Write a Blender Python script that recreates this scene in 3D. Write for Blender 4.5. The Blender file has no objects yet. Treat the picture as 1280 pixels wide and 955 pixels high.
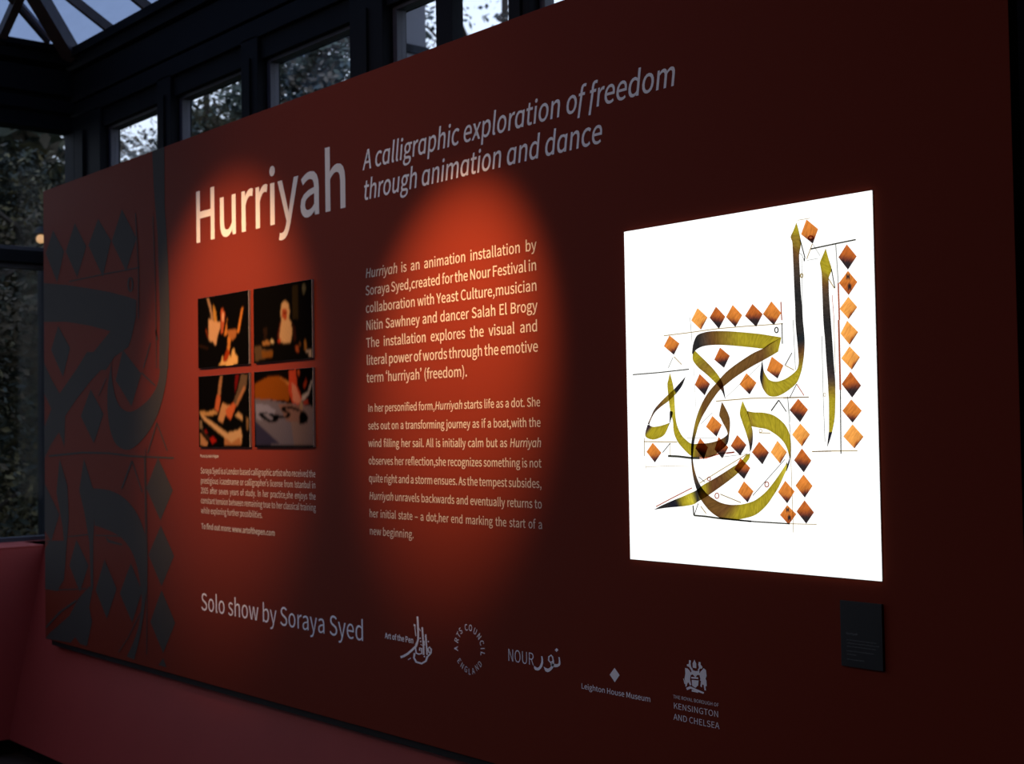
import bpy, bmesh, math, random
from mathutils import Vector, Matrix
from mathutils.geometry import tessellate_polygon

S = bpy.context.scene
COL = S.collection
random.seed(7)

# ------------------------------------------------------------------ camera
cam_d = bpy.data.cameras.new('camera'); cam = bpy.data.objects.new('camera', cam_d); COL.objects.link(cam)
YAW, PITCH, ROLL, FPX = 0.86166, 0.0329414, -0.016388, 1690.0
fw = Vector((-math.sin(YAW)*math.cos(PITCH), math.cos(YAW)*math.cos(PITCH), math.sin(PITCH)))
r0 = fw.cross(Vector((0, 0, 1))).normalized(); u0 = r0.cross(fw)
rr = math.cos(ROLL)*r0 + math.sin(ROLL)*u0; uu = -math.sin(ROLL)*r0 + math.cos(ROLL)*u0
cam.matrix_world = Matrix(((rr.x, uu.x, -fw.x, 0), (rr.y, uu.y, -fw.y, -2.6), (rr.z, uu.z, -fw.z, 1.6), (0, 0, 0, 1)))
cam_d.sensor_width = 36.0; cam_d.lens = 36.0*FPX/1280.0
cam_d.clip_start = .05; cam_d.clip_end = 300
cam_d.dof.use_dof = True; cam_d.dof.focus_distance = 3.35; cam_d.dof.aperture_fstop = 5.2
S.camera = cam

# ------------------------------------------------------------------ colour management
S.view_settings.view_transform = 'Standard'; S.view_settings.look = 'None'
S.view_settings.exposure = 0.0; S.view_settings.gamma = 1.0; S.view_settings.use_curve_mapping = False

# ------------------------------------------------------------------ sky: overcast dusk, brightest low down, bluer overhead
W = bpy.data.worlds.new('dusk_sky'); S.world = W; W.use_nodes = True
wn = W.node_tree.nodes; wl = W.node_tree.links; wn.clear()
wo = wn.new('ShaderNodeOutputWorld'); wb = wn.new('ShaderNodeBackground'); wl.new(wb.outputs[0], wo.inputs[0])
tc = wn.new('ShaderNodeTexCoord'); sp = wn.new('ShaderNodeSeparateXYZ'); wl.new(tc.outputs['Generated'], sp.inputs[0])
cr = wn.new('ShaderNodeValToRGB'); wl.new(sp.outputs['Z'], cr.inputs[0])
cr.color_ramp.elements[0].position = 0.0; cr.color_ramp.elements[0].color = (.80, .88, 1.0, 1)
cr.color_ramp.elements[1].position = 0.8; cr.color_ramp.elements[1].color = (.50, .66, 1.0, 1)
wl.new(cr.outputs[0], wb.inputs[0]); wb.inputs[1].default_value = 1.5

# ------------------------------------------------------------------ lamps
def rgb(h, k=1.0):
    return tuple(((int(h[i:i+2], 16)/255+.055)/1.055)**2.4*k if int(h[i:i+2], 16) > 10 else int(h[i:i+2], 16)/255/12.92*k for i in (0, 2, 4))
def spot(name, loc, aim, power, size, blend, col, rad=.03):
    l = bpy.data.lights.new(name, 'SPOT'); l.energy = power; l.spot_size = math.radians(size); l.spot_blend = blend
    l.color = col; l.shadow_soft_size = rad
    o = bpy.data.objects.new(name, l); COL.objects.link(o); o.location = loc
    o.rotation_euler = (Vector(aim)-Vector(loc)).to_track_quat('-Z', 'Y').to_euler(); return o
WARM = (1.0, .54, .24)
spot('picture_spot', (-4.45, -1.5, 3.15), (-4.74, 0, 1.92), 325, 44, 1.0, WARM, .05)
spot('picture_spot', (-2.95, -1.25, 2.95), (-3.29, 0, 1.86), 350, 36.5, 1.0, WARM, .04)
spot('wash_fill', (-4.3, -2.6, 3.6), (-4.0, 0, 2.6), 34, 50, 1.0, (1, .72, .5), .2)  # added fill, lifts the weak ambient light around the title
def area(name, loc, aim, power, sx, sy, col):
    l = bpy.data.lights.new(name, 'AREA'); l.shape = 'RECTANGLE'; l.size = sx; l.size_y = sy; l.energy = power; l.color = col
    o = bpy.data.objects.new(name, l); COL.objects.link(o); o.location = loc
    o.rotation_euler = (Vector(aim)-Vector(loc)).to_track_quat('-Z', 'Y').to_euler(); return o

area('fill_light', (-2.2, -4.6, 3.9), (-3.6, 0, 1.6), 17, 1.4, .5, (1.0, .74, .58))  # unseen fill light, added to brighten and warm the lettering

# ------------------------------------------------------------------ materials
def mat(name, col, rough=.5, spec=.5, bump=None, metal=0, noise=None):
    m = bpy.data.materials.new(name); m.use_nodes = True
    n = m.node_tree.nodes; l = m.node_tree.links; b = n['Principled BSDF']
    b.inputs['Base Color'].default_value = (*col, 1); b.inputs['Roughness'].default_value = rough
    b.inputs['Specular IOR Level'].default_value = spec; b.inputs['Metallic'].default_value = metal
    if bump or noise:
        t = n.new('ShaderNodeTexCoord')
    if noise:                                   # (scale, amount): mottled wear
        x = n.new('ShaderNodeTexNoise'); x.inputs['Scale'].default_value = noise[0]; x.inputs['Detail'].default_value = 5
        l.new(t.outputs['Object'], x.inputs['Vector'])
        r = n.new('ShaderNodeMapRange'); r.inputs['To Min'].default_value = 1-noise[1]; r.inputs['To Max'].default_value = 1+noise[1]
        l.new(x.outputs[0], r.inputs[0])
        mx = n.new('ShaderNodeMix'); mx.data_type = 'RGBA'; mx.blend_type = 'MULTIPLY'; mx.inputs[0].default_value = 1
        mx.inputs[6].default_value = (*col, 1); l.new(r.outputs[0], mx.inputs[7]); l.new(mx.outputs[2], b.inputs['Base Color'])
    if bump:                                    # (scale, strength, distance)
        x = n.new('ShaderNodeTexNoise'); x.inputs['Scale'].default_value = bump[0]; x.inputs['Detail'].default_value = 6
        l.new(t.outputs['Object'], x.inputs['Vector'])
        q = n.new('ShaderNodeBump'); q.inputs['Strength'].default_value = bump[1]; q.inputs['Distance'].default_value = bump[2]
        l.new(x.outputs[0], q.inputs['Height']); l.new(q.outputs[0], b.inputs['Normal'])
    return m
def glass(name, tint, refl=.12, haze=0.0):
    m = bpy.data.materials.new(name); m.use_nodes = True; n = m.node_tree.nodes; l = m.node_tree.links; n.clear()
    tint = [c**.5 for c in tint]                 # two faces per pane
    o = n.new('ShaderNodeOutputMaterial'); t = n.new('ShaderNodeBsdfTransparent'); g = n.new('ShaderNodeBsdfGlossy'); g.inputs['Roughness'].default_value = .03
    f = n.new('ShaderNodeLayerWeight'); pw = n.new('ShaderNodeMath'); pw.operation = 'POWER'; pw.inputs[1].default_value = 5; l.new(f.outputs['Facing'], pw.inputs[0])
    k = n.new('ShaderNodeMath'); k.operation = 'MULTIPLY_ADD'; k.inputs[1].default_value = refl*5; k.inputs[2].default_value = .004; k.use_clamp = True
    x = n.new('ShaderNodeMixShader'); l.new(pw.outputs[0], k.inputs[0]); l.new(k.outputs[0], x.inputs[0])
    tx = n.new('ShaderNodeTexNoise'); tx.inputs['Scale'].default_value = 6; tx.inputs['Detail'].default_value = 4
    co = n.new('ShaderNodeTexCoord'); mp = n.new('ShaderNodeMapping'); mp.inputs['Scale'].default_value = (1, 5, 1)
    l.new(co.outputs['Object'], mp.inputs[0]); l.new(mp.outputs[0], tx.inputs['Vector'])
    r = n.new('ShaderNodeMix'); r.data_type = 'RGBA'; r.inputs[6].default_value = (*[c*.92 for c in tint], 1); r.inputs[7].default_value = (*tint, 1)
    l.new(tx.outputs[0], r.inputs[0]); l.new(r.outputs[2], t.inputs[0])
    l.new(t.outputs[0], x.inputs[1]); l.new(g.outputs[0], x.inputs[2])
    if haze:
        d = n.new('ShaderNodeBsdfTranslucent'); d.inputs[0].default_value = (.7, .8, 1, 1)
        y = n.new('ShaderNodeMixShader'); y.inputs[0].default_value = haze
        l.new(x.outputs[0], y.inputs[1]); l.new(d.outputs[0], y.inputs[2]); l.new(y.outputs[0], o.inputs[0])
    else: l.new(x.outputs[0], o.inputs[0])
    return m
def vcol(name, rough=.6, spec=.3, gain=1.0):
    m = bpy.data.materials.new(name); m.use_nodes = True; n = m.node_tree.nodes; l = m.node_tree.links
    a = n.new('ShaderNodeAttribute'); a.attribute_name = 'tint'
    l.new(a.outputs['Color'], n['Principled BSDF'].inputs['Base Color'])
    n['Principled BSDF'].inputs['Roughness'].default_value = rough; n['Principled BSDF'].inputs['Specular IOR Level'].default_value = spec
    return m
def ink(name):                                  # translucent ink on the backlit sheet: filters the light behind it
    m = bpy.data.materials.new(name); m.use_nodes = True; n = m.node_tree.nodes; l = m.node_tree.links; n.clear()
    o = n.new('ShaderNodeOutputMaterial'); t = n.new('ShaderNodeBsdfTransparent')
    a = n.new('ShaderNodeAttribute'); a.attribute_name = 'tint'
    u = n.new('ShaderNodeAttribute'); u.attribute_name = 'grain'
    w = n.new('ShaderNodeTexNoise'); w.noise_dimensions = '3D'; w.inputs['Scale'].default_value = 1; w.inputs['Detail'].default_value = 3
    mp = n.new('ShaderNodeMapping'); mp.inputs['Scale'].default_value = (95, 2.0, 1)
    l.new(u.outputs['Vector'], mp.inputs[0]); l.new(mp.outputs[0], w.inputs['Vector'])
    r = n.new('ShaderNodeMapRange'); r.inputs['From Min'].default_value = .3; r.inputs['From Max'].default_value = .7
    r.inputs['To Min'].default_value = .72; r.inputs['To Max'].default_value = 1.15
    l.new(w.outputs[0], r.inputs[0])
    x = n.new('ShaderNodeMix'); x.data_type = 'RGBA'; x.blend_type = 'MULTIPLY'; x.inputs[0].default_value = 1
    l.new(a.outputs['Color'], x.inputs[6]); l.new(r.outputs[0], x.inputs[7]); l.new(x.outputs[2], t.inputs[0]); l.new(t.outputs[0], o.inputs[0])
    return m
def emit(name, col, k):
    m = bpy.data.materials.new(name); m.use_nodes = True; b = m.node_tree.nodes['Principled BSDF']
    b.inputs['Base Color'].default_value = (.05, .05, .05, 1); b.inputs['Emission Color'].default_value = (*col, 1); b.inputs['Emission Strength'].default_value = k
    b.inputs['Roughness'].default_value = .6
    return m
M = dict(
    board=mat('red_board', (.158, .0215, .0095), .65, .07, bump=(900, .08, .0005)),
    board_edge=mat('board_edge', (.45, .42, .40), .6, .3),
    dado=mat('painted_red_boarding', (.30, .038, .030), .6, .18, bump=(40, .1, .001), noise=(3, .12)),
    grey=mat('grey_print', (.054, .046, .040), .7, .06),
    title=mat('toned_letters', (.80, .74, .70), .5, .3),  # letter tones offset the lighting: darker under the spots, lifted where dim
    sub=mat('lifted_letters', (.90, .86, .86), .5, .3),
    para=mat('dimmed_letters', (.50, .46, .41), .5, .3),
    logo=mat('white_letters', (.92, .88, .90), .5, .3),
    frame=mat('blue_black_paint', (.010, .011, .014), .65, .05, noise=(8, .2)),
    sash=mat('slate_paint', (.045, .045, .065), .5, .35, noise=(12, .2)),
    rafter=mat('weathered_rafter', (.11, .085, .075), .6, .4, noise=(14, .4)),
    white_bar=mat('pale_glazing_bar', (.50, .52, .58), .5, .4),
    pane=glass('window_glass', (.93, .95, .97), .10),
    roof_glass=glass('roof_glass', (.20, .25, .36), .06),
    plaster=mat('dark_plaster', (.10, .075, .07), .8, .2, noise=(5, .15)),
    floor=mat('dark_floorboards', (.07, .045, .032), .45, .4, noise=(20, .25)),
    shadow=mat('black_shadow_and_battens', (.015, .013, .013), .7, .2),
    black=mat('black_card', (.011, .012, .013), .45, .4),
    plate_text=mat('dim_grey_print', (.17, .17, .18), .6, .2),
    steel=mat('white_metal', (.75, .75, .73), .4, .5),
    photo=vcol('photographic_print', .8, .0),
    face=emit('backlit_acrylic', (1.0, .995, .975), 1.28),
    ink=ink('brown_ink'),
    bark=mat('bark', (.045, .036, .03), .9, .1, noise=(12, .4)),
    grass=mat('lawn', (.035, .05, .02), .9, .1, noise=(9, .4)),
    leaf=vcol('leaf', .7, .2),
    stone=mat('grey_render', (.115, .115, .135), .8, .2, noise=(4, .15)),
    lamp=emit('lamp_glass', (1, .55, .24), .75),
)

# ------------------------------------------------------------------ object helpers
def tag(o, label=None, cat=None, group=None, kind=None):
    if label: o['label'] = label
    if cat: o['category'] = cat
    if group: o['group'] = group
    if kind: o['kind'] = kind
    return o
def empty(name, loc=(0, 0, 0), kind=None):
    o = bpy.data.objects.new(name, None); COL.objects.link(o); o.location = loc; o.empty_display_size = .1
    if kind: o['kind'] = kind
    return o
def link(name, me, m, parent=None, loc=None):
    o = bpy.data.objects.new(name, me); COL.objects.link(o)
    for q in (m if isinstance(m, (list, tuple)) else [m]): me.materials.append(q)
    if loc is not None: o.location = loc
    if parent:
        o.parent = parent
        base = Vector((0, 0, 0)); p = parent
        while p: base += p.location; p = p.parent
        if loc is None: me.transform(Matrix.Translation(-base))
        else: o.location = Vector(loc)-base
    return o
def obj(name, vs, fs, m, parent=None, cols=None, grain=None, smooth=False):
    me = bpy.data.meshes.new(name); me.from_pydata([tuple(v) for v in vs], [], fs)
    if cols:
        a = me.color_attributes.new('tint', 'FLOAT_COLOR', 'POINT')
        for i, c in enumerate(cols): a.data[i].color = (*c, 1)
    if grain:
        a = me.attributes.new('grain', 'FLOAT_VECTOR', 'POINT')
        for i, c in enumerate(grain): a.data[i].vector = c
    if smooth: me.polygons.foreach_set('use_smooth', [True]*len(me.polygons))
    return link(name, me, m, parent)
def boxbm(bm, x0, x1, y0, y1, z0, z1, bev=0):
    r = bmesh.ops.create_cube(bm, size=1)
    for v in r['verts']: v.co = Vector(((x0+x1)/2+v.co.x*(x1-x0), (y0+y1)/2+v.co.y*(y1-y0), (z0+z1)/2+v.co.z*(z1-z0)))
    if bev:
        es = list({e for v in r['verts'] for e in v.link_edges})
        bmesh.ops.bevel(bm, geom=es, offset=bev, segments=2, profile=.6, affect='EDGES')
def barbm(bm, a, b, w, h, up=Vector((0, 0, 1)), bev=0):
    a, b = Vector(a), Vector(b); d = (b-a); L = d.length; d.normalize()
    s = d.cross(up).normalized(); u = s.cross(d)
    vs = [bm.verts.new(a+d*L*k+s*w/2*i+u*h/2*j) for k in (0, 1) for i, j in ((-1, -1), (1, -1), (1, 1), (-1, 1))]
    for f in ((3, 2, 1, 0), (4, 5, 6, 7), (0, 1, 5, 4), (1, 2, 6, 5), (2, 3, 7, 6), (3, 0, 4, 7)): bm.faces.new([vs[i] for i in f])
def from_bm(name, bm, m, parent=None):
    bmesh.ops.recalc_face_normals(bm, faces=bm.faces)
    me = bpy.data.meshes.new(name); bm.to_mesh(me); bm.free(); return link(name, me, m, parent)
def box(name, x0, x1, y0, y1, z0, z1, m, parent=None, bev=0):
    bm = bmesh.new(); boxbm(bm, x0, x1, y0, y1, z0, z1, bev); return from_bm(name, bm, m, parent)
def bar(name, a, b, w, h, m, parent=None):
    bm = bmesh.new(); barbm(bm, a, b, w, h); return from_bm(name, bm, m, parent)

# Drawn marks, measured on the board in tenths of a millimetre (X to the right along the board, Z up)
STROKES = ['-23147 17789 -23108 17763 k;-23105 18012 -23038 17852 k;-22976 18228 -22886 17922 k;-22758 18295 -22689 17958 u;-22446 18314 -22379 17962 b;-21988 18284 -21998 17934 m;-21540 18232 -21550 17880 o;-20993 18157 -21148 17826 o;-20637 18092 -20949 17795 o;-20296 18026 -20824 17788 o','-20296 18026 -20401 17689 o;-20642 17900 -20579 17614 m;-20860 17790 -20868 17500 b;-21151 17700 -21234 17360 b;-21448 17571 -21644 17176 b;-21749 17426 -21948 17013 b;-22055 17250 -22257 16818 b;-22367 16998 -22494 16590 b;-22604 16800 -22694 16358 b;-22806 16568 -22856 16154 b;-22970 16304 -22980 15947 m;-23097 16008 -23044 15784 m;-23220 15564 -23124 15564 k;-23249 15342 -23160 15342 k;-23247 15120 -23189 15093 k;-23232 14871 -23138 14816 b;-23181 14594 -23017 14529 u;-23096 14347 -22859 14326 k;-22992 14130 -22647 14167 b;-22816 13929 -22364 14039 b;-22622 13772 -22154 13992 b;-22358 13646 -21962 13976 b;-22077 13611 -21771 13983 m;-21746 13622 -21598 14002 o;-21317 13714 -21307 14072 o;-21070 13832 -21096 14171 o;-20831 14024 -20858 14334 o;-20666 14212 -20676 14507 o;-20484 14442 -20494 14702 o;-20300 14753 -20331 14892 y;-20234 14865 -20266 14971 y;-20196 14991 -20215 15055 k','-21522 16532 -21533 16532 y;-21452 16400 -21623 16245 o;-21365 16240 -21555 16028 o;-21291 15996 -21458 15796 o;-21238 15823 -21390 15609 m;-21228 15652 -21350 15466 u;-21248 15480 -21335 15351 k;-21288 15337 -21341 15280 k','-21334 15267 -21358 15240 k;-21344 15147 -21462 15199 o;-21502 14972 -21637 15038 o;-21749 14742 -21883 14914 m;-22175 14478 -22239 14734 b;-22645 14216 -22600 14564 b;-22828 14121 -22874 14441 o;-23050 14018 -23097 14306 k;-23199 13944 -23339 14217 y;-23497 13892 -23565 14135 o;-23722 13868 -23831 14049 k;-24103 13829 -24100 13956 k;-24355 13795 -24353 13863 k;-24589 13755 -24589 13758 k','-21408 16290 -21265 15909 m;-21182 16251 -21048 15873 o;-20904 16238 -20798 15834 o;-20621 16182 -20605 15747 o;-20412 16074 -20432 15642 o;-20242 15932 -20295 15521 o;-20136 15763 -20206 15382 o;-20089 15590 -20167 15270 o;-20081 15396 -20148 15201 m;-20096 15229 -20143 15131 k;-20147 15006 -20173 15061 k;-20243 14804 -20241 14865 k','-23038 17852 -23119 17773 o;-22891 17731 -23112 17608 o;-22661 17548 -22939 17421 m;-22453 17370 -22708 17262 m;-22278 17186 -22461 17075 o;-22146 16991 -22274 16907 b;-22098 16784 -22163 16772 k;-22069 16602 -22085 16603 k','-19770 20716 -19774 20717 o;-19711 20528 -19861 20546 o;-19659 20299 -19948 20402 m;-19660 20160 -19907 20272 m;-19710 19943 -19899 20075 b;-19708 19664 -19889 19683 u;-19690 19107 -19878 19123 k;-19661 18688 -19866 18704 k;-19648 18397 -19866 18412 k;-19627 18174 -19850 18133 k;-19612 17896 -19824 17853 k;-19633 17621 -19805 17574 b;-19678 17374 -19803 17380 m;-19742 17156 -19876 17217 o;-19868 16925 -20104 17073 o;-20078 16779 -20315 16997 o;-20290 16673 -20509 16976 o;-20502 16615 -20685 17024 o;-20713 16643 -20778 17127 o;-20853 16775 -20840 17229 m;-20927 16920 -20861 17344 k;-20968 17120 -20873 17458 k;-20882 17521 -20874 17521 k','-18951 20012 -18954 20012 o;-18879 19772 -19038 19857 o;-18798 19518 -19122 19701 o;-18840 19414 -19105 19576 o;-18889 19309 -19083 19437 m;-18890 19173 -19079 19218 b;-18888 18901 -19075 18916 u;-18856 18341 -19067 18356 k;-18827 17844 -19033 17857 k;-18802 17349 -19008 17359 k;-18774 16954 -18983 16962 u;-18777 16691 -18975 16698 m;-18784 16462 -18966 16467 o;-18815 16069 -18974 16038 o;-18891 15768 -18983 15759 o;-18896 15742 -18991 15742 k;-18965 15561 -19025 15545 k;-19041 15406 -19044 15413 k','-23365 17215 -23369 17215 k;-23571 17057 -23492 16988 k;-23779 16897 -23680 16803 k;-23800 16883 -23783 16730 o;-24030 16737 -24001 16584 m;-24284 16561 -24266 16447 b;-24498 16381 -24479 16304 u;-24639 16168 -24632 16106 b;-24741 16015 -24687 15983 k','-24750 15984 -24686 15989 k;-24837 15768 -24628 15952 u;-24806 15660 -24519 15932 o;-24583 15597 -24300 15954 o;-24351 15633 -24125 15989 o;-24140 15733 -23992 16024 o;-23989 15960 -23967 16036 k;-23924 16081 -23955 16157 k;-23846 16247 -23952 16279 k;-23844 16322 -23934 16339 k','-23911 17318 -23915 17318 o;-23846 17127 -23978 17132 o;-23798 16943 -24010 17011 o;-23776 16700 -23975 16644 o;-23761 16366 -23918 16309 y;-23739 16124 -23843 16065 o;-23691 15942 -23828 15852 o;-23567 15729 -23772 15670 o;-23410 15593 -23615 15458 o;-23213 15488 -23241 15174 o;-22936 15494 -22985 15146 b;-22682 15502 -22711 15148 b;-22391 15552 -22478 15187 b;-22159 15633 -22244 15326 b;-22025 15720 -22031 15487 k;-22034 15792 -21968 15719 b;-22070 15866 -21936 15922 b;-22150 15983 -21939 16097 b;-22230 16116 -21991 16243 b;-22276 16219 -22081 16391 b;-22184 16522 -22173 16524 b']
DOTS = [('-22917 18931 -22589 18669 -22816 18372 -23138 18633','L'),('-22303 18921 -22006 18644 -22223 18357 -22522 18657','D'),('-21762 18919 -21467 18641 -21692 18365 -21985 18635','M'),('-21142 18896 -20835 18624 -21041 18328 -21384 18618','D'),('-20562 18914 -20273 18608 -20502 18334 -20827 18623','M'),('-23897 18296 -23553 18064 -23756 17784 -24103 18026','M'),('-22201 17889 -21891 17666 -22085 17371 -22398 17594','D'),('-19473 20754 -19145 20487 -19305 20161 -19639 20422','M'),('-18362 20041 -18101 19738 -18347 19455 -18599 19769','D'),('-18348 19433 -18102 19150 -18345 18874 -18603 19174','S'),('-18356 18837 -18119 18582 -18361 18324 -18604 18579','L'),('-18402 18293 -18110 18013 -18349 17735 -18593 18011','L'),('-18357 17703 -18081 17439 -18307 17164 -18591 17438','L'),('-18347 17127 -18069 16799 -18318 16531 -18596 16849','D'),('-18343 16493 -18067 16228 -18324 15958 -18594 16238','M'),('-18328 15925 -18039 15639 -18291 15375 -18588 15648','L'),('-19832 16549 -19556 16281 -19795 15990 -20094 16285','D'),('-19787 15960 -19516 15703 -19749 15419 -20036 15699','L'),('-20587 17580 -20242 17350 -20426 17043 -20749 17254','M'),('-21377 17214 -21070 16967 -21293 16688 -21602 16948','M'),('-22893 17255 -22553 16990 -22735 16706 -23062 16984','D'),('-22500 16185 -22196 15954 -22376 15663 -22721 15916','M'),('-21707 15703 -21425 15457 -21628 15192 -21927 15434','D'),('-22921 15632 -22666 15398 -22809 15090 -23086 15370','D'),('-22312 15657 -21999 15399 -22203 15119 -22453 15344','D'),('-24569 15516 -24264 15255 -24505 14997 -24800 15276','M'),('-21617 15135 -21319 14894 -21521 14618 -21829 14858','D'),('-21530 14569 -21237 14330 -21427 14047 -21733 14297','M'),('-21029 15537 -20735 15274 -20944 14983 -21264 15280','D'),('-20473 15558 -20198 15284 -20408 15009 -20685 15282','L'),('-19760 15374 -19495 15089 -19722 14809 -19996 15096','D'),('-19730 14762 -19478 14498 -19708 14218 -19972 14495','M'),('-19717 14157 -19453 13883 -19682 13609 -19959 13887','D'),('-20269 14605 -20000 14356 -20226 14066 -20494 14329','M'),('-20227 14030 -19964 13823 -20195 13564 -20450 13785','S')]
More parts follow.
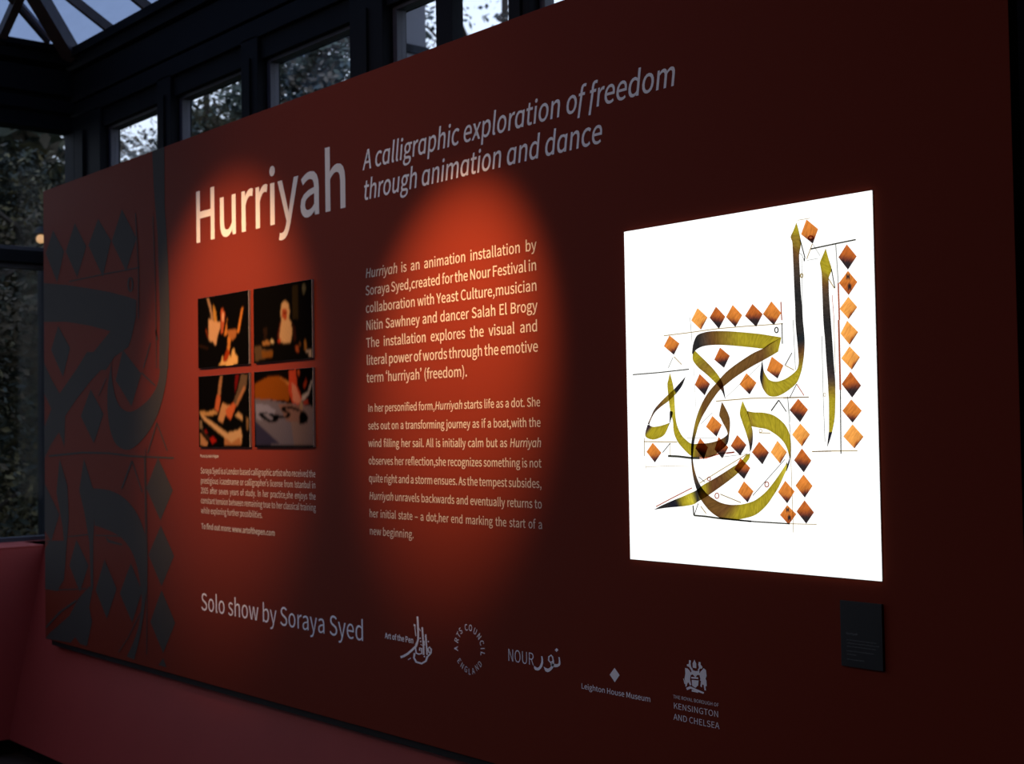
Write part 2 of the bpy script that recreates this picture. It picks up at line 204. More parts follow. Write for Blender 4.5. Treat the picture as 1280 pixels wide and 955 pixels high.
LINES = [('-24098 18286 -23168 18315 -22274 18352 -21415 18352 -20228 18337','-24102 18310 -23171 18338 -22277 18375 -21417 18375 -20229 18359','y'),('-23183 18704 -23131 18084','-23163 18704 -23112 18084','g'),('-20290 18876 -20286 18624 -20275 18431','-20256 18874 -20251 18623 -20241 18430','r'),('-20271 18367 -20273 17869','-20240 18365 -20242 17868','k'),('-23768 17732 -23500 17512','-23747 17746 -23480 17526','y'),('-23799 17728 -23971 17458','-23773 17718 -23945 17448','g'),('-19365 20026 -18660 20071 -18108 20102','-19373 20062 -18668 20106 -18115 20137','k'),('-18678 20103 -18633 19176','-18649 20101 -18605 19175','g'),('-18641 19177 -18634 18324','-18597 19174 -18589 18322','r'),('-18657 18326 -18657 16720','-18606 18324 -18606 16719','r'),('-18647 16720 -18674 15250','-18615 16719 -18643 15250','k'),('-19682 20298 -19559 19869 -19579 19778','-19650 20301 -19526 19870 -19546 19771','k'),('-19719 19993 -19634 19930 -19571 19786','-19706 20005 -19617 19937 -19552 19790','g'),('-19327 20168 -19499 19827','-19303 20157 -19474 19817','y'),('-19307 20143 -19116 19853','-19290 20150 -19099 19859','g'),('-19476 19781 -19157 19794','-19478 19795 -19160 19808','g'),('-19720 20759 -19364 20761','-19722 20773 -19366 20775','y'),('-19643 19852 -19661 18397','-19626 19851 -19644 18396','g'),('-18812 19518 -18727 19061','-18783 19519 -18699 19063','k'),('-18905 19304 -18739 19058','-18880 19315 -18714 19069','y'),('-18804 18920 -18765 18333','-18787 18920 -18749 18333','r'),('-19119 17994 -19122 16503 -19103 15528','-19100 17993 -19103 16503 -19083 15529','g'),('-18769 18335 -18765 17118','-18753 18334 -18749 17117','y'),('-19470 15287 -19067 15302 -18208 15311','-19471 15312 -19067 15326 -18208 15335','y'),('-20263 16563 -19515 16566','-20263 16585 -19515 16588','y'),('-19876 16888 -19668 16612','-19853 16899 -19646 16623','r'),('-19875 16898 -20084 16583','-19854 16888 -20063 16574','k'),('-20144 16597 -20078 15986','-20127 16598 -20061 15987','g'),('-19992 17647 -20202 17359','-19968 17635 -20178 17347','k'),('-20197 17343 -19936 17217','-20183 17362 -19923 17236','y'),('-19935 18417 -19898 17231','-19914 18416 -19877 17231','g'),('-25242 17313 -24261 17333 -23238 17375','-25245 17344 -24264 17363 -23242 17405','k'),('-24882 15532 -23695 15520','-24881 15559 -23693 15547','y'),('-23951 15511 -24226 15267','-23929 15497 -24204 15253','k'),('-23950 15504 -23959 15170','-23930 15504 -23939 15170','y'),('-24879 15644 -24883 15164','-24854 15645 -24858 15165','y'),('-23086 17428 -23038 16292','-23074 17428 -23026 16292','g'),('-23369 15626 -22350 15628','-23368 15638 -22350 15639','g'),('-24031 15143 -23691 15134 -23243 15098 -22948 15094','-24026 15200 -23683 15190 -23236 15154 -22944 15150','k'),('-22946 15105 -22724 15112 -22468 15177 -22289 15219','-22946 15140 -22732 15146 -22481 15210 -22301 15252','r'),('-22294 15224 -21802 15272','-22297 15247 -21805 15295','r'),('-24834 14873 -24074 14905 -23320 14903','-24834 14885 -24074 14917 -23319 14914','y'),('-24841 14937 -24844 14822','-24824 14937 -24827 14822','y'),('-24481 13833 -23936 14062 -23209 14355','-24498 13856 -23952 14086 -23224 14378','r'),('-23003 14646 -22789 14513','-22988 14660 -22773 14526','k'),('-22956 14479 -22228 14833 -21385 15230','-22972 14498 -22243 14852 -21399 15249','y'),('-22294 14220 -21637 14030','-22282 14242 -21625 14052','y'),('-23221 13914 -23198 13666','-23178 13918 -23155 13670','k'),('-23180 13646 -22773 13635 -22273 13601 -21323 13574','-23174 13690 -22765 13679 -22266 13644 -21317 13616','k'),('-23157 13666 -23009 13974','-23182 13671 -23034 13980','k'),('-22956 13904 -22779 13723','-22930 13918 -22754 13738','y'),('-22338 13621 -21223 13576 -20162 13571','-22333 13656 -21219 13609 -20158 13604','k'),('-20161 13578 -19381 13599','-20160 13597 -19380 13618','y'),('-20101 15952 -20064 13384','-20084 15953 -20047 13385','y'),('-19432 15290 -18920 15300','-19432 15311 -18919 15321','y'),('-21250 14218 -20825 14597 -20247 15111','-21266 14229 -20841 14608 -20262 15122','k'),('-22178 15153 -21392 15230','-22180 15167 -21394 15244','g'),('-22060 15235 -21797 15260','-22065 15272 -21801 15297','r'),('-21016 15739 -20676 15731','-21015 15761 -20675 15753','y'),('-22360 16538 -21255 16580 -19521 16565','-22362 16564 -21256 16605 -19521 16589','y'),('-22010 16646 -20865 17439','-22020 16655 -20874 17448','g'),('-22894 15971 -22477 16260','-22907 15982 -22490 16271','g'),('-20620 16265 -20383 16518','-20651 16283 -20414 16537','k'),('-20412 16521 -20193 16239','-20386 16534 -20167 16252','k'),('-20143 16613 -20099 15762','-20126 16613 -20082 15762','g'),('-20387 18210 -20392 18185 -20404 18168 -20417 18161 -20427 18162 -20439 18170 -20450 18188 -20454 18212 -20449 18235 -20437 18251 -20424 18258 -20414 18258 -20402 18249 -20391 18231 -20387 18205','-20350 18203 -20356 18173 -20375 18147 -20405 18131 -20441 18134 -20470 18153 -20487 18181 -20492 18214 -20485 18246 -20466 18273 -20436 18288 -20400 18286 -20371 18267 -20354 18238 -20349 18207','k'),('-19619 19444 -19622 19427 -19630 19417 -19637 19413 -19643 19414 -19651 19419 -19658 19430 -19660 19446 -19657 19460 -19649 19470 -19642 19474 -19636 19474 -19628 19468 -19621 19457 -19619 19440','-19586 19436 -19591 19416 -19605 19397 -19628 19386 -19655 19389 -19677 19404 -19690 19425 -19694 19449 -19688 19472 -19674 19491 -19652 19501 -19624 19499 -19602 19484 -19589 19462 -19586 19441','y'),('-22610 14607 -22615 14588 -22626 14574 -22639 14568 -22653 14567 -22666 14574 -22677 14587 -22680 14604 -22676 14621 -22665 14634 -22651 14641 -22637 14641 -22624 14635 -22614 14622 -22610 14603','-22580 14604 -22586 14580 -22604 14559 -22631 14545 -22662 14545 -22689 14557 -22706 14578 -22711 14603 -22704 14629 -22686 14650 -22659 14663 -22628 14664 -22602 14652 -22585 14631 -22580 14608','r'),('-22348 14191 -22355 14164 -22370 14144 -22388 14134 -22406 14133 -22424 14142 -22438 14161 -22443 14186 -22437 14212 -22422 14231 -22403 14241 -22385 14242 -22367 14233 -22353 14214 -22349 14187','-22315 14188 -22323 14156 -22345 14127 -22379 14109 -22417 14108 -22450 14124 -22471 14152 -22477 14185 -22469 14219 -22447 14248 -22413 14266 -22374 14267 -22341 14251 -22321 14223 -22315 14192','r'),('-20773 14507 -20779 14483 -20793 14465 -20810 14456 -20828 14456 -20845 14464 -20858 14481 -20863 14503 -20857 14526 -20843 14544 -20825 14553 -20807 14553 -20790 14545 -20777 14528 -20773 14503','-20742 14504 -20749 14474 -20770 14448 -20802 14432 -20838 14431 -20869 14446 -20888 14471 -20894 14503 -20886 14534 -20865 14561 -20834 14577 -20798 14577 -20767 14563 -20747 14537 -20742 14508','r'),('-20938 15800 -20942 15784 -20952 15773 -20965 15767 -20978 15768 -20991 15773 -21000 15784 -21003 15798 -20999 15812 -20990 15823 -20977 15829 -20963 15829 -20950 15823 -20941 15812 -20938 15796','-20917 15796 -20923 15777 -20938 15761 -20960 15751 -20984 15751 -21006 15761 -21020 15778 -21025 15799 -21019 15819 -21004 15836 -20982 15845 -20957 15845 -20936 15835 -20921 15818 -20917 15799','y'),('-19045 16618 -19049 16602 -19056 16591 -19066 16585 -19075 16586 -19084 16591 -19091 16603 -19093 16618 -19090 16634 -19082 16645 -19073 16650 -19064 16650 -19055 16644 -19048 16632 -19045 16616','-19029 16616 -19033 16597 -19044 16582 -19061 16573 -19080 16573 -19096 16583 -19106 16600 -19109 16619 -19105 16638 -19094 16654 -19078 16663 -19058 16662 -19042 16652 -19032 16636 -19029 16618','y'),('-19303 20303 -19308 20289 -19321 20280 -19341 20276 -19363 20279 -19383 20287 -19395 20299 -19398 20310 -19394 20320 -19382 20329 -19362 20333 -19339 20330 -19320 20322 -19308 20310 -19303 20294','-19265 20290 -19275 20268 -19300 20250 -19334 20243 -19371 20248 -19405 20262 -19429 20286 -19438 20315 -19428 20341 -19402 20359 -19368 20366 -19331 20361 -19297 20347 -19273 20323 -19265 20299','r')]
MOTIF_LINES = [('-65320 14877 -61279 15066 -58407 15050 -56153 14936 -51997 14881','-65344 14971 -61288 15156 -58391 15136 -56137 15020 -51988 14961','k'),('-53591 16418 -54486 15118','-53476 16401 -54368 15102','k'),('-53590 16401 -52638 15200','-53477 16418 -52527 15219','k'),('-56056 14782 -57140 13534','-55891 14756 -56971 13511','k'),('-56035 14760 -55043 13403','-55912 14778 -54924 13423','k'),('-55057 18579 -53702 17966','-54950 18626 -53599 18013','k'),('-58627 18512 -59465 17743','-58532 18491 -59369 17723','k'),('-55512 25629 -55252 23168 -55288 20971','-55408 25618 -55149 23159 -55186 20963','k'),('-53804 25275 -53609 22142 -53572 18743','-53713 25265 -53518 22135 -53481 18739','k'),('-62710 23254 -59159 23233 -55090 23169','-62741 23317 -59185 23293 -55112 23226','k'),('-54792 14967 -54719 10518','-54699 14968 -54626 10524','k'),('-54140 19857 -54839 18806','-54022 19835 -54720 18786','k'),('-53660 20375 -53478 19934','-53527 20378 -53345 19938','k'),('-65711 6472 -63968 7377 -62022 8106','-65904 6521 -64135 7436 -62161 8173','k'),('-63007 11064 -60566 11298','-63022 11120 -60580 11352','k'),('-54679 15334 -54591 11099 -54714 6469','-54601 15335 -54514 11103 -54637 6478','k'),('-57450 6242 -56477 6971 -55174 8223','-57532 6256 -56561 6983 -55257 8234','k'),('-64609 8401 -61005 8747','-64614 8462 -61009 8806','k'),('-59872 11289 -57048 11391','-59866 11345 -57043 11444','k'),('-65729 10673 -65285 10754','-65777 10726 -65332 10807','k'),('-55881 22524 -55904 22398 -55962 22307 -56021 22271 -56018 22270 -56075 22317 -56130 22418 -56149 22545 -56126 22669 -56068 22760 -56009 22796 -56012 22796 -55955 22749 -55900 22648 -55881 22518','-55705 22502 -55730 22371 -55798 22263 -55920 22198 -56121 22216 -56241 22302 -56307 22422 -56328 22561 -56302 22697 -56233 22805 -56111 22869 -55909 22850 -55790 22763 -55725 22643 -55705 22508','k')]
PEN_LINES = [('-35196 9953 -35179 9837 -35162 9480 -35167 9243 -35219 9123','-35095 9969 -35078 9850 -35061 9492 -35067 9249 -35122 9119','k'),('-35228 9140 -35284 9023 -35480 8888 -35734 8732 -35933 8640 -36109 8581','-35112 9132 -35183 8995 -35398 8844 -35662 8682 -35879 8581 -36068 8518','k'),('-34937 9636 -34909 9356 -34878 9003 -34873 8766','-34848 9649 -34819 9369 -34788 9016 -34784 8778','k'),('-34748 9433 -34734 9197 -34700 8963 -34689 8787','-34669 9444 -34655 9209 -34621 8976 -34610 8799','k'),('-35355 9683 -35290 9674 -35304 9570 -35259 9319','-35333 9709 -35246 9686 -35258 9577 -35214 9327','k'),('-35365 8774 -35404 8610 -35266 8473 -34941 8456 -34680 8578 -34584 8747','-35265 8777 -35304 8632 -35204 8528 -34949 8514 -34757 8606 -34678 8755','k'),('-34603 8723 -34406 8870 -34390 9007 -34524 9083 -34645 8972 -34565 8859 -34422 8885','-34660 8749 -34476 8883 -34466 8985 -34526 9035 -34566 8979 -34513 8901 -34439 8929','k'),('-35269 9082 -35298 8927 -35262 8770 -35092 8743 -34894 8799 -34898 8980 -35061 8984 -35083 8878','-35194 9086 -35223 8936 -35195 8800 -35085 8788 -34961 8811 -34969 8957 -35005 8960 -35008 8884','k'),('-35666 8508 -35511 8586','-35688 8525 -35533 8604','k'),('-35108 9615 -34985 9508','-35078 9629 -34955 9523','k'),('-34765 9369 -34669 9260','-34734 9381 -34638 9273','k'),('-34991 9088 -34892 9054','-34970 9107 -34871 9073','k'),('-34793 9222 -34787 9074','-34763 9225 -34757 9078','k')]
NOUR_LINES = [('-28670 9426 -28768 9491 -28895 9422 -28911 9306 -28808 9242 -28693 9295','-28715 9397 -28781 9454 -28845 9411 -28857 9323 -28795 9280 -28720 9324','k')]
MOTIF_RIBBONS = ['-53236 19455 -52409 19411 o;-53231 18576 -52567 18365 o;-53507 17984 -52987 17414 o;-54177 17492 -53571 16642 o;-55135 17121 -54625 15860 o;-56113 16921 -56140 15275 o;-56998 17103 -57476 15437 o;-57556 17534 -58198 16125 o;-57889 18181 -58484 17114 o;-58020 18677 -58421 18199 o;-57917 19360 -58060 19072 o;-57523 19634 -57683 19643 o','-60097 13465 -59966 11765 o;-58364 13422 -58392 11603 o;-56898 13147 -57047 11324 o;-55722 12619 -56103 10808 o;-54926 11889 -55530 10130 o;-54554 11000 -55199 9241 o;-54576 9693 -55140 8640 o;-54870 8361 -55456 7598 o;-55301 7209 -56099 6716 o;-55898 6107 -56651 6161 o']
NOUR_RIBBONS = ['-29208 9396 -29151 9395 o;-29193 9334 -29126 9285 o;-29207 9220 -29135 9172 o;-29272 9107 -29199 9063 o;-29370 9042 -29332 8971 o;-29472 9067 -29486 8975 o;-29529 9075 -29529 9060 o','-28758 9460 -28692 9430 o;-28722 9352 -28651 9305 o;-28735 9258 -28664 9211 o;-28794 9150 -28740 9083 o;-28907 9077 -28898 8981 o;-29019 9085 -29032 8990 o;-29102 9112 -29092 9091 o','-28465 9457 -28416 9455 o;-28456 9366 -28396 9354 o;-28470 9279 -28399 9243 o;-28542 9248 -28517 9170 o;-28736 9239 -28683 9149 o;-28819 9259 -28793 9188 o']
MOTIF_SHAPES = ['-64648 25985 -63308 24799 -64185 23371 -65599 24950','-62023 26003 -60718 24752 -61778 23389 -63114 24778','-59375 25875 -58001 24721 -58889 23135 -60490 24774','-56843 25985 -55378 24507 -56454 23154 -57938 24668','-64090 21255 -62651 20100 -63536 18740 -64977 20129','-53800 28490 -52645 28377 -52656 25555 -52493 24255 -52367 22966 -52276 20840 -52443 18652 -53300 18689 -53187 20906 -53335 24354 -53679 26560','-66210 23507 -63088 23154 -60293 22733 -58101 22375 -56227 22000 -55423 21800 -55495 21073 -55952 20175 -56263 19794 -57722 19422 -58628 18872 -61957 19013 -59888 19809 -58129 20608 -60319 21001 -63113 21383 -66234 21570','-56845 19696 -55004 18555 -56000 17158 -57612 18367','-60329 18062 -58909 16875 -60002 15538 -61459 16818','-53457 14929 -52115 13578 -53278 12262 -54599 13610','-61854 19089 -60720 19802 -58328 19677 -57638 19591 -58335 19232 -60250 18463 -62002 17599 -63300 16848 -64049 16091 -65052 15490 -66023 14791 -66003 16353 -65029 17197 -63944 17966','-65962 19537 -64874 18633 -63944 17966 -63301 16796 -63399 15333 -63709 15752 -64101 16123 -64894 17141 -65982 18025','-53246 12065 -52042 10854 -53225 9498 -54445 10756','-53228 9350 -51985 8093 -53121 6704 -54313 7913','-53125 6507 -52807 6154 -53567 6158','-66014 13579 -64045 12114 -65104 10734 -66044 11262','-62051 11009 -60674 9887 -61679 8559 -62894 9739','-58914 10271 -57642 9046 -58703 7608 -59907 8811','-56182 10291 -55086 9149 -56083 7688 -57328 8863','-64008 14811 -63064 13529 -62918 11968 -63157 10895 -63519 9024 -64034 8647 -63443 10487 -63710 11597 -64404 13157','-66056 10336 -65309 10780 -63494 10877 -63446 10262 -63602 9130 -64324 8398 -66081 8371','-61132 14832 -60097 13433 -59955 12520 -60133 11002 -60165 8844 -60427 8823 -60578 10978 -61089 12261 -61692 13339','-60164 8952 -60623 7942 -60318 7323 -60913 6126 -61714 6146 -62252 6417 -62806 6080 -66114 5774 -65368 6255 -62927 7344 -61818 8273 -60609 8917','-58897 11366 -58398 11180 -57051 11085 -57052 11001 -58525 11067']
PEN_DOTS = ['-35000 9316 -34956 9288 -35002 9250 -35046 9278','-34978 9214 -34933 9186 -34979 9148 -35023 9176','-34570 9258 -34526 9230 -34571 9193 -34615 9221','-34789 8759 -34745 8731 -34791 8693 -34835 8721','-35308 9694 -35263 9665 -35310 9627 -35355 9656']
NOUR_DOT = ['-28541 9700 -28471 9652 -28544 9588 -28615 9636']
HOUSE_DIAMOND = ['-26225 9431 -26039 9257 -26225 9043 -26416 9220']
CREST = ['-23664 9746 -23579 9740 -23495 9685 -23473 9594 -23501 9473 -23464 9338 -23512 9320 -23557 9391 -23589 9368 -23623 9282 -23664 9264 -23668 9358 -23690 9472 -23661 9593','-23734 9467 -23709 9465 -23674 9381 -23663 9323 -23700 9342','-23032 9817 -22957 9776 -22939 9639 -22978 9553 -22949 9511 -22943 9384 -22984 9356 -22971 9265 -23023 9263 -23044 9394 -23090 9400 -23114 9320 -23156 9351 -23134 9475 -23173 9609 -23152 9705','-23445 9469 -23211 9483 -23230 9358 -23325 9282 -23433 9323','-23453 9732 -23313 9708 -23170 9730 -23197 9641 -23270 9601 -23318 9539 -23379 9594 -23447 9621','-23337 9996 -23277 9898 -23280 9782 -23399 9786 -23402 9895','-23640 9240 -23506 9302 -23319 9264 -23034 9210 -23056 9168 -23296 9202 -23482 9242 -23610 9185','-23445 9219 -23228 9207 -23235 9169 -23453 9176','-23519 9963 -23456 9958 -23471 9875 -23451 9795 -23390 9740 -23454 9713 -23524 9786 -23593 9801 -23598 9841 -23528 9868','-23189 9956 -23127 9951 -23129 9893 -23068 9843 -23088 9801 -23156 9785 -23195 9722 -23235 9741 -23186 9816 -23209 9883','-23496 9657 -23433 9664 -23435 9594 -23488 9592','-23215 9673 -23159 9685 -23154 9630 -23207 9616','-23458 9544 -23224 9561 -23219 9522 -23450 9503','-23571 9453 -23502 9422 -23535 9394','-23132 9545 -23164 9494 -23103 9479']
LIGHTBOX = [-2.5489,-1.7689,1.2417,2.1184]
LABEL_PLATE = [-1.8797,-1.7681,1.0414,1.1899]
LINES_OF_TEXT = [
('title','Hurriyah',-49995,-38943,23692,2040),
('subtitle','_A calligraphic exploration of freedom_',-37877,-23630,24791,663),
('subtitle','_through animation and dance_',-37877,-26384,23761,663),
('paragraph','_Hurriyah_ is an animation installation by',-37820,-29130,21104,316),
('paragraph','Soraya Syed,created for the Nour Festival in',-37820,-29130,20515,316),
('paragraph','collaboration with Yeast Culture,musician',-37820,-29130,19925,316),
('paragraph','Nitin Sawhney and dancer Salah El Brogy',-37820,-29130,19336,316),
('paragraph','The installation explores the visual and',-37820,-29130,18747,316),
('paragraph','literal power of words through the emotive',-37820,-29130,18158,316),
('paragraph','term ‘hurriyah’ (freedom).',-37820,-32412,17568,316),
('second_paragraph','In her personified form,_Hurriyah_ starts life as a dot. She',-37768,-29070,16572,253),
('second_paragraph','sets out on a transforming journey as if a boat,with the',-37768,-29070,15983,253),
('second_paragraph','wind filling her sail. All is initially calm but as _Hurriyah_',-37768,-29070,15395,253),
('second_paragraph','observes her reflection,she recognizes something is not',-37768,-29070,14807,253),
('second_paragraph','quite right and a storm ensues. As the tempest subsides,',-37768,-29070,14219,253),
('second_paragraph','_Hurriyah_ unravels backwards and eventually returns to',-37768,-29070,13631,253),
('second_paragraph','her initial state – a dot,her end marking the start of a',-37768,-29070,13042,253),
('second_paragraph','new beginning.',-37768,-35290,12454,253),
('photograph_caption','Photos by Helen Felgate',-49677,-48182,14965,109),
('biography','Soraya Syed is a London based calligraphic artist who received the',-49660,-41114,14317,236),
('biography','prestigious icazetname or calligrapher’s license from Istanbul in',-49660,-41114,13917,236),
('biography','2005 after seven years of study. In her practice,she enjoys the',-49660,-41114,13517,236),
('biography','constant tension between remaining true to her classical training',-49660,-41114,13118,236),
('biography','while exploring further possibilities.',-49660,-44823,12718,236),
('web_address','To find out more: www.artofthepen.com',-49635,-43937,12096,213),
('show_credit','Solo show by Soraya Syed',-49715,-38207,8838,680),
('pen_wordmark','Art of the Pen',-36946,-35383,9078,179),
('festival_wordmark','NOUR',-30687,-29540,9084,360),
('house_wordmark','Leighton House Museum',-27547,-24913,8698,145),
('borough_wordmark','THE ROYAL BOROUGH OF',-24094,-22565,8914,86),
('borough_wordmark','KENSINGTON',-24092,-22578,8651,150),
('borough_wordmark','AND CHELSEA',-24093,-22565,8363,154)]
LABEL_TEXT = [
('label_text','Hurriyah',-18641,-18337,11142,50),
('label_text','An animated tribute to freedom by the',-18629,-17845,11008,27),
('label_text','calligrapher,together with dance and',-18631,-17774,10938,27),
('label_text','music,shown for the first time here.',-18633,-17850,10864,27),
('label_text','Courtesy of the artist and the festival',-18636,-17918,10760,27),
('label_text','commission',-18638,-18383,10683,27),
('label_text','Ink on paper,2012',-18636,-18176,10570,27)]
COUNCIL_RING = [
('A',-33154,9164,-264.8,187),
('R',-33125,9418,72.7,187),
('T',-33027,9601,54.3,187),
('S',-32917,9734,39.2,187),
('C',-32645,9865,12.7,187),
('O',-32430,9872,-6.2,187),
('U',-32204,9793,-27.5,187),
('N',-32018,9657,-48.1,187),
('C',-31897,9481,-66.9,187),
('I',-31856,9311,-82.3,187),
('L',-31860,9155,-96.1,187),
('E',-33009,8806,-50.6,179),
('N',-32863,8677,-33.6,179),
('G',-32681,8588,-15.9,179),
('L',-32508,8536,-0.6,179),
('A',-32325,8576,15.2,179),
('N',-32150,8703,34.0,179),
('D',-32002,8828,51.5,179)]
PHOTOGRAPHS = [
([-49620,-45567,18550,21371],[('-48871 21372 -48725 21342 -48513 21009 -48307 20398 -48524 20413 -48555 20696','b08a68'),
('-48367 21067 -48225 20951 -48086 20661 -48056 20346 -48307 20398','c98e3e'),
('-48704 20496 -48415 20406 -47772 20291 -47740 20081 -47995 19785 -48109 19444 -48204 19379 -48394 19600 -48540 19556 -48720 19654','d9a878'),
('-49004 20129 -48895 20087 -48719 19724 -48828 19766','8a3a18'),
('-47691 20805 -47549 20812 -47377 20609 -47455 20235 -47568 19827 -47744 19873 -47700 20321','c05a34'),
('-47586 20728 -47447 20614 -47474 20305 -47615 20349','eab38a'),
('-47206 20389 -47211 20115 -47253 19739 -47463 19769','d8883c'),
('-47250 19911 -46935 19959 -46454 19910 -46528 19660 -46806 19506 -47080 19659','b4703c'),
('-46043 20763 -45949 20722 -46286 19781 -46457 19775 -46206 20386','e08838'),
('-47149 19698 -46942 19617 -47059 18972 -47268 18983','d88a40'),
('-47264 19189 -47055 19144 -47027 18834 -47519 18685 -47589 18758','a83a14'),
('-47946 18601 -47731 18695 -47621 18932 -47550 18928 -47554 18704 -47238 18741 -47024 18988 -46957 18830 -46812 19165 -46674 19174 -46609 18983 -46407 18837 -46446 18567 -47102 18529','f0bc72'),
('-49609 19529 -48726 19338 -48800 19272 -49574 19420','2e1c12')]),
([-45180,-41076,18550,21371],[('-42368 21273 -41989 21257 -41981 19999 -42359 20026','2c2414'),
('-41682 21247 -41513 21250 -41429 21061 -41589 20858 -41688 20994','5c5840'),
('-43193 20419 -43116 20673 -42903 20748 -42659 20636 -42561 20334 -42636 20064 -42465 19924 -42405 19480 -42550 19177 -42900 19161 -43252 19273 -43316 19611 -43166 19972','c8a274'),
('-43121 20432 -42839 20447 -42722 20310 -42776 20074 -42897 20027 -43092 20152','a84a28'),
('-43088 20337 -42806 20334 -42793 20278 -43075 20292','401810'),
('-43462 19472 -43236 20014 -43151 20045 -43280 19609 -43357 19354','5a2016'),
('-42405 19480 -42396 19919 -42194 19686 -42133 19317 -42273 19179','301810'),
('-43465 19323 -43214 19382 -43182 19232 -43395 19226','b03c1c'),
('-44556 19312 -44187 19366 -43934 19276 -44009 19168 -44522 19196','a0703c'),
('-43954 19352 -43788 19361 -43667 19260 -43862 19234','d8c090'),
('-45156 19194 -44633 19184 -44562 19047 -43832 18971 -43764 18743 -45092 18619','5a4630'),
('-44637 18976 -43760 18967 -43837 18709 -44568 18708','7a4c1c'),
('-42207 19030 -42001 19036 -41938 18815 -42143 18808','9a4a28'),
('-41590 19212 -41468 19223 -41463 18844 -41564 18831','a06a30'),
('-41930 19196 -41861 19210 -41852 19010 -41947 19015','6a4020'),
('-41496 18864 -41114 18879 -41121 18575 -41267 18600 -41297 18763 -41498 18774','b8a088'),
('-44472 19836 -44177 19854 -44183 19591 -44407 19379','2a1c14')]),
([-49620,-45567,15378,18221],[('-47812 18179 -47614 18189 -47750 17693 -47791 17418 -48039 17459 -47925 17872','a87850'),
('-48075 17460 -47840 17454 -47817 17176 -47981 16765 -48301 16875 -48225 17117','c8663c'),
('-49621 16849 -48847 16781 -48374 16859 -48124 16767 -48054 16697 -48704 16621 -49290 16648','c8985c'),
('-49622 16795 -49364 16685 -47292 15929 -46462 16025 -46256 16124 -46126 15853 -46202 15432 -47511 15449 -47505 15758 -47785 15863 -49220 16471','d6ab78'),
('-47505 15758 -46951 15551 -46297 15753 -46202 15432 -47511 15432','b87c4c'),
('-47655 17121 -47271 17026 -46993 16985 -47071 16542 -47418 16651 -47635 16310 -48023 16453 -47911 16694','cc9664'),
('-46783 17117 -46580 16976 -46862 16607 -47004 16439 -47280 16546 -47414 16823','d0683c'),
('-46148 18182 -45644 18162 -45822 17597 -46512 16940 -46783 17117 -46431 17583','6a5440'),
('-45954 17736 -45808 17630 -46498 16940 -46613 17044','b07850'),
('-46625 18184 -46317 18189 -46462 17753 -46638 17487','701414'),
('-46656 16604 -46380 16734 -46077 16594 -46048 16391 -46452 16499','c8a070'),
('-45810 16522 -45577 16485 -45653 16018 -45786 16052','8a6844'),
('-48721 15729 -48430 15797 -48146 15623 -48508 15484','b02018'),
('-49302 16013 -49006 16081 -48827 15922 -49083 15906','8c1c18'),
('-49554 16440 -49368 16438 -49301 16084 -49560 16122','8a7458'),
('-49526 15944 -48870 15554 -48946 15414 -49498 15432','c08a5c'),
('-49300 16119 -48721 15729 -48796 15624 -49450 16015','382820')]),
([-45180,-41076,15378,18221],[('-45164 17201 -44014 17136 -42713 16969 -41955 16951 -41004 16798 -41033 15441 -45096 15441 -45104 16781','6a6674'),
('-45133 17026 -44285 16971 -43625 16752 -43964 16348 -45042 16432','8688a0'),
('-45146 16364 -43324 15492 -45096 15441','34344e'),
('-42713 16969 -41003 16830 -41033 15441 -42363 15441','7c6a68'),
('-43489 16987 -41955 16918 -41597 16249 -42854 16332','7e6058'),
('-45153 17776 -44063 18030 -42692 17943 -42679 17069 -45164 17201','8a4a14'),
('-43403 18004 -42665 17740 -42667 17606 -43274 17931','b4743a'),
('-45144 18195 -44093 18169 -44096 18014 -45014 17824 -45151 17828','0c0a0a'),
('-43993 18199 -42655 18211 -42696 17775 -43402 18038','120c0a'),
('-42655 18211 -42179 18224 -42128 17621 -41764 17112 -41955 16951 -42080 16921 -42457 16996 -42704 17405','b8442c'),
('-42505 17735 -42192 17590 -41828 17047 -42080 16954 -42393 17061','c88068'),
('-42116 18221 -41928 18213 -41934 17947 -42027 17951','a84828'),
('-41959 18231 -41004 18189 -41076 17684 -41759 17344 -41938 17714','0a0808'),
('-41135 17784 -40984 17713 -41143 17391 -41641 17076 -41828 17047 -41761 17244 -41388 17366','b0a49c'),
('-41076 17684 -40985 17681 -40997 17125 -41392 17201','141010'),
('-41691 17640 -41501 17864 -41443 17697 -41633 17439','903018'),
('-41704 17044 -41394 17102 -41367 16937 -41645 16877','a03c30'),
('-41952 17050 -41735 17012 -41774 16649 -41927 16784','9c7c60'),
('-44935 16621 -44627 16702 -43694 16600 -43434 16493 -43437 16340 -44032 16280 -44632 16460','08080a'),
('-44528 16614 -44291 16644 -43862 16483 -43830 16414 -44095 16418','7c7c90'),
('-43628 16598 -42979 16503 -42784 16600 -43169 16709 -43264 16829 -42972 16874 -42334 16843 -41897 16717 -41961 16652 -42525 16780 -42909 16805 -42910 16737 -42530 16579 -42723 16465 -43045 16419 -43566 16444','08080a'),
('-41866 16717 -41588 16645 -41377 16444 -41474 16248 -41971 16188 -41996 16487','08080a')])]
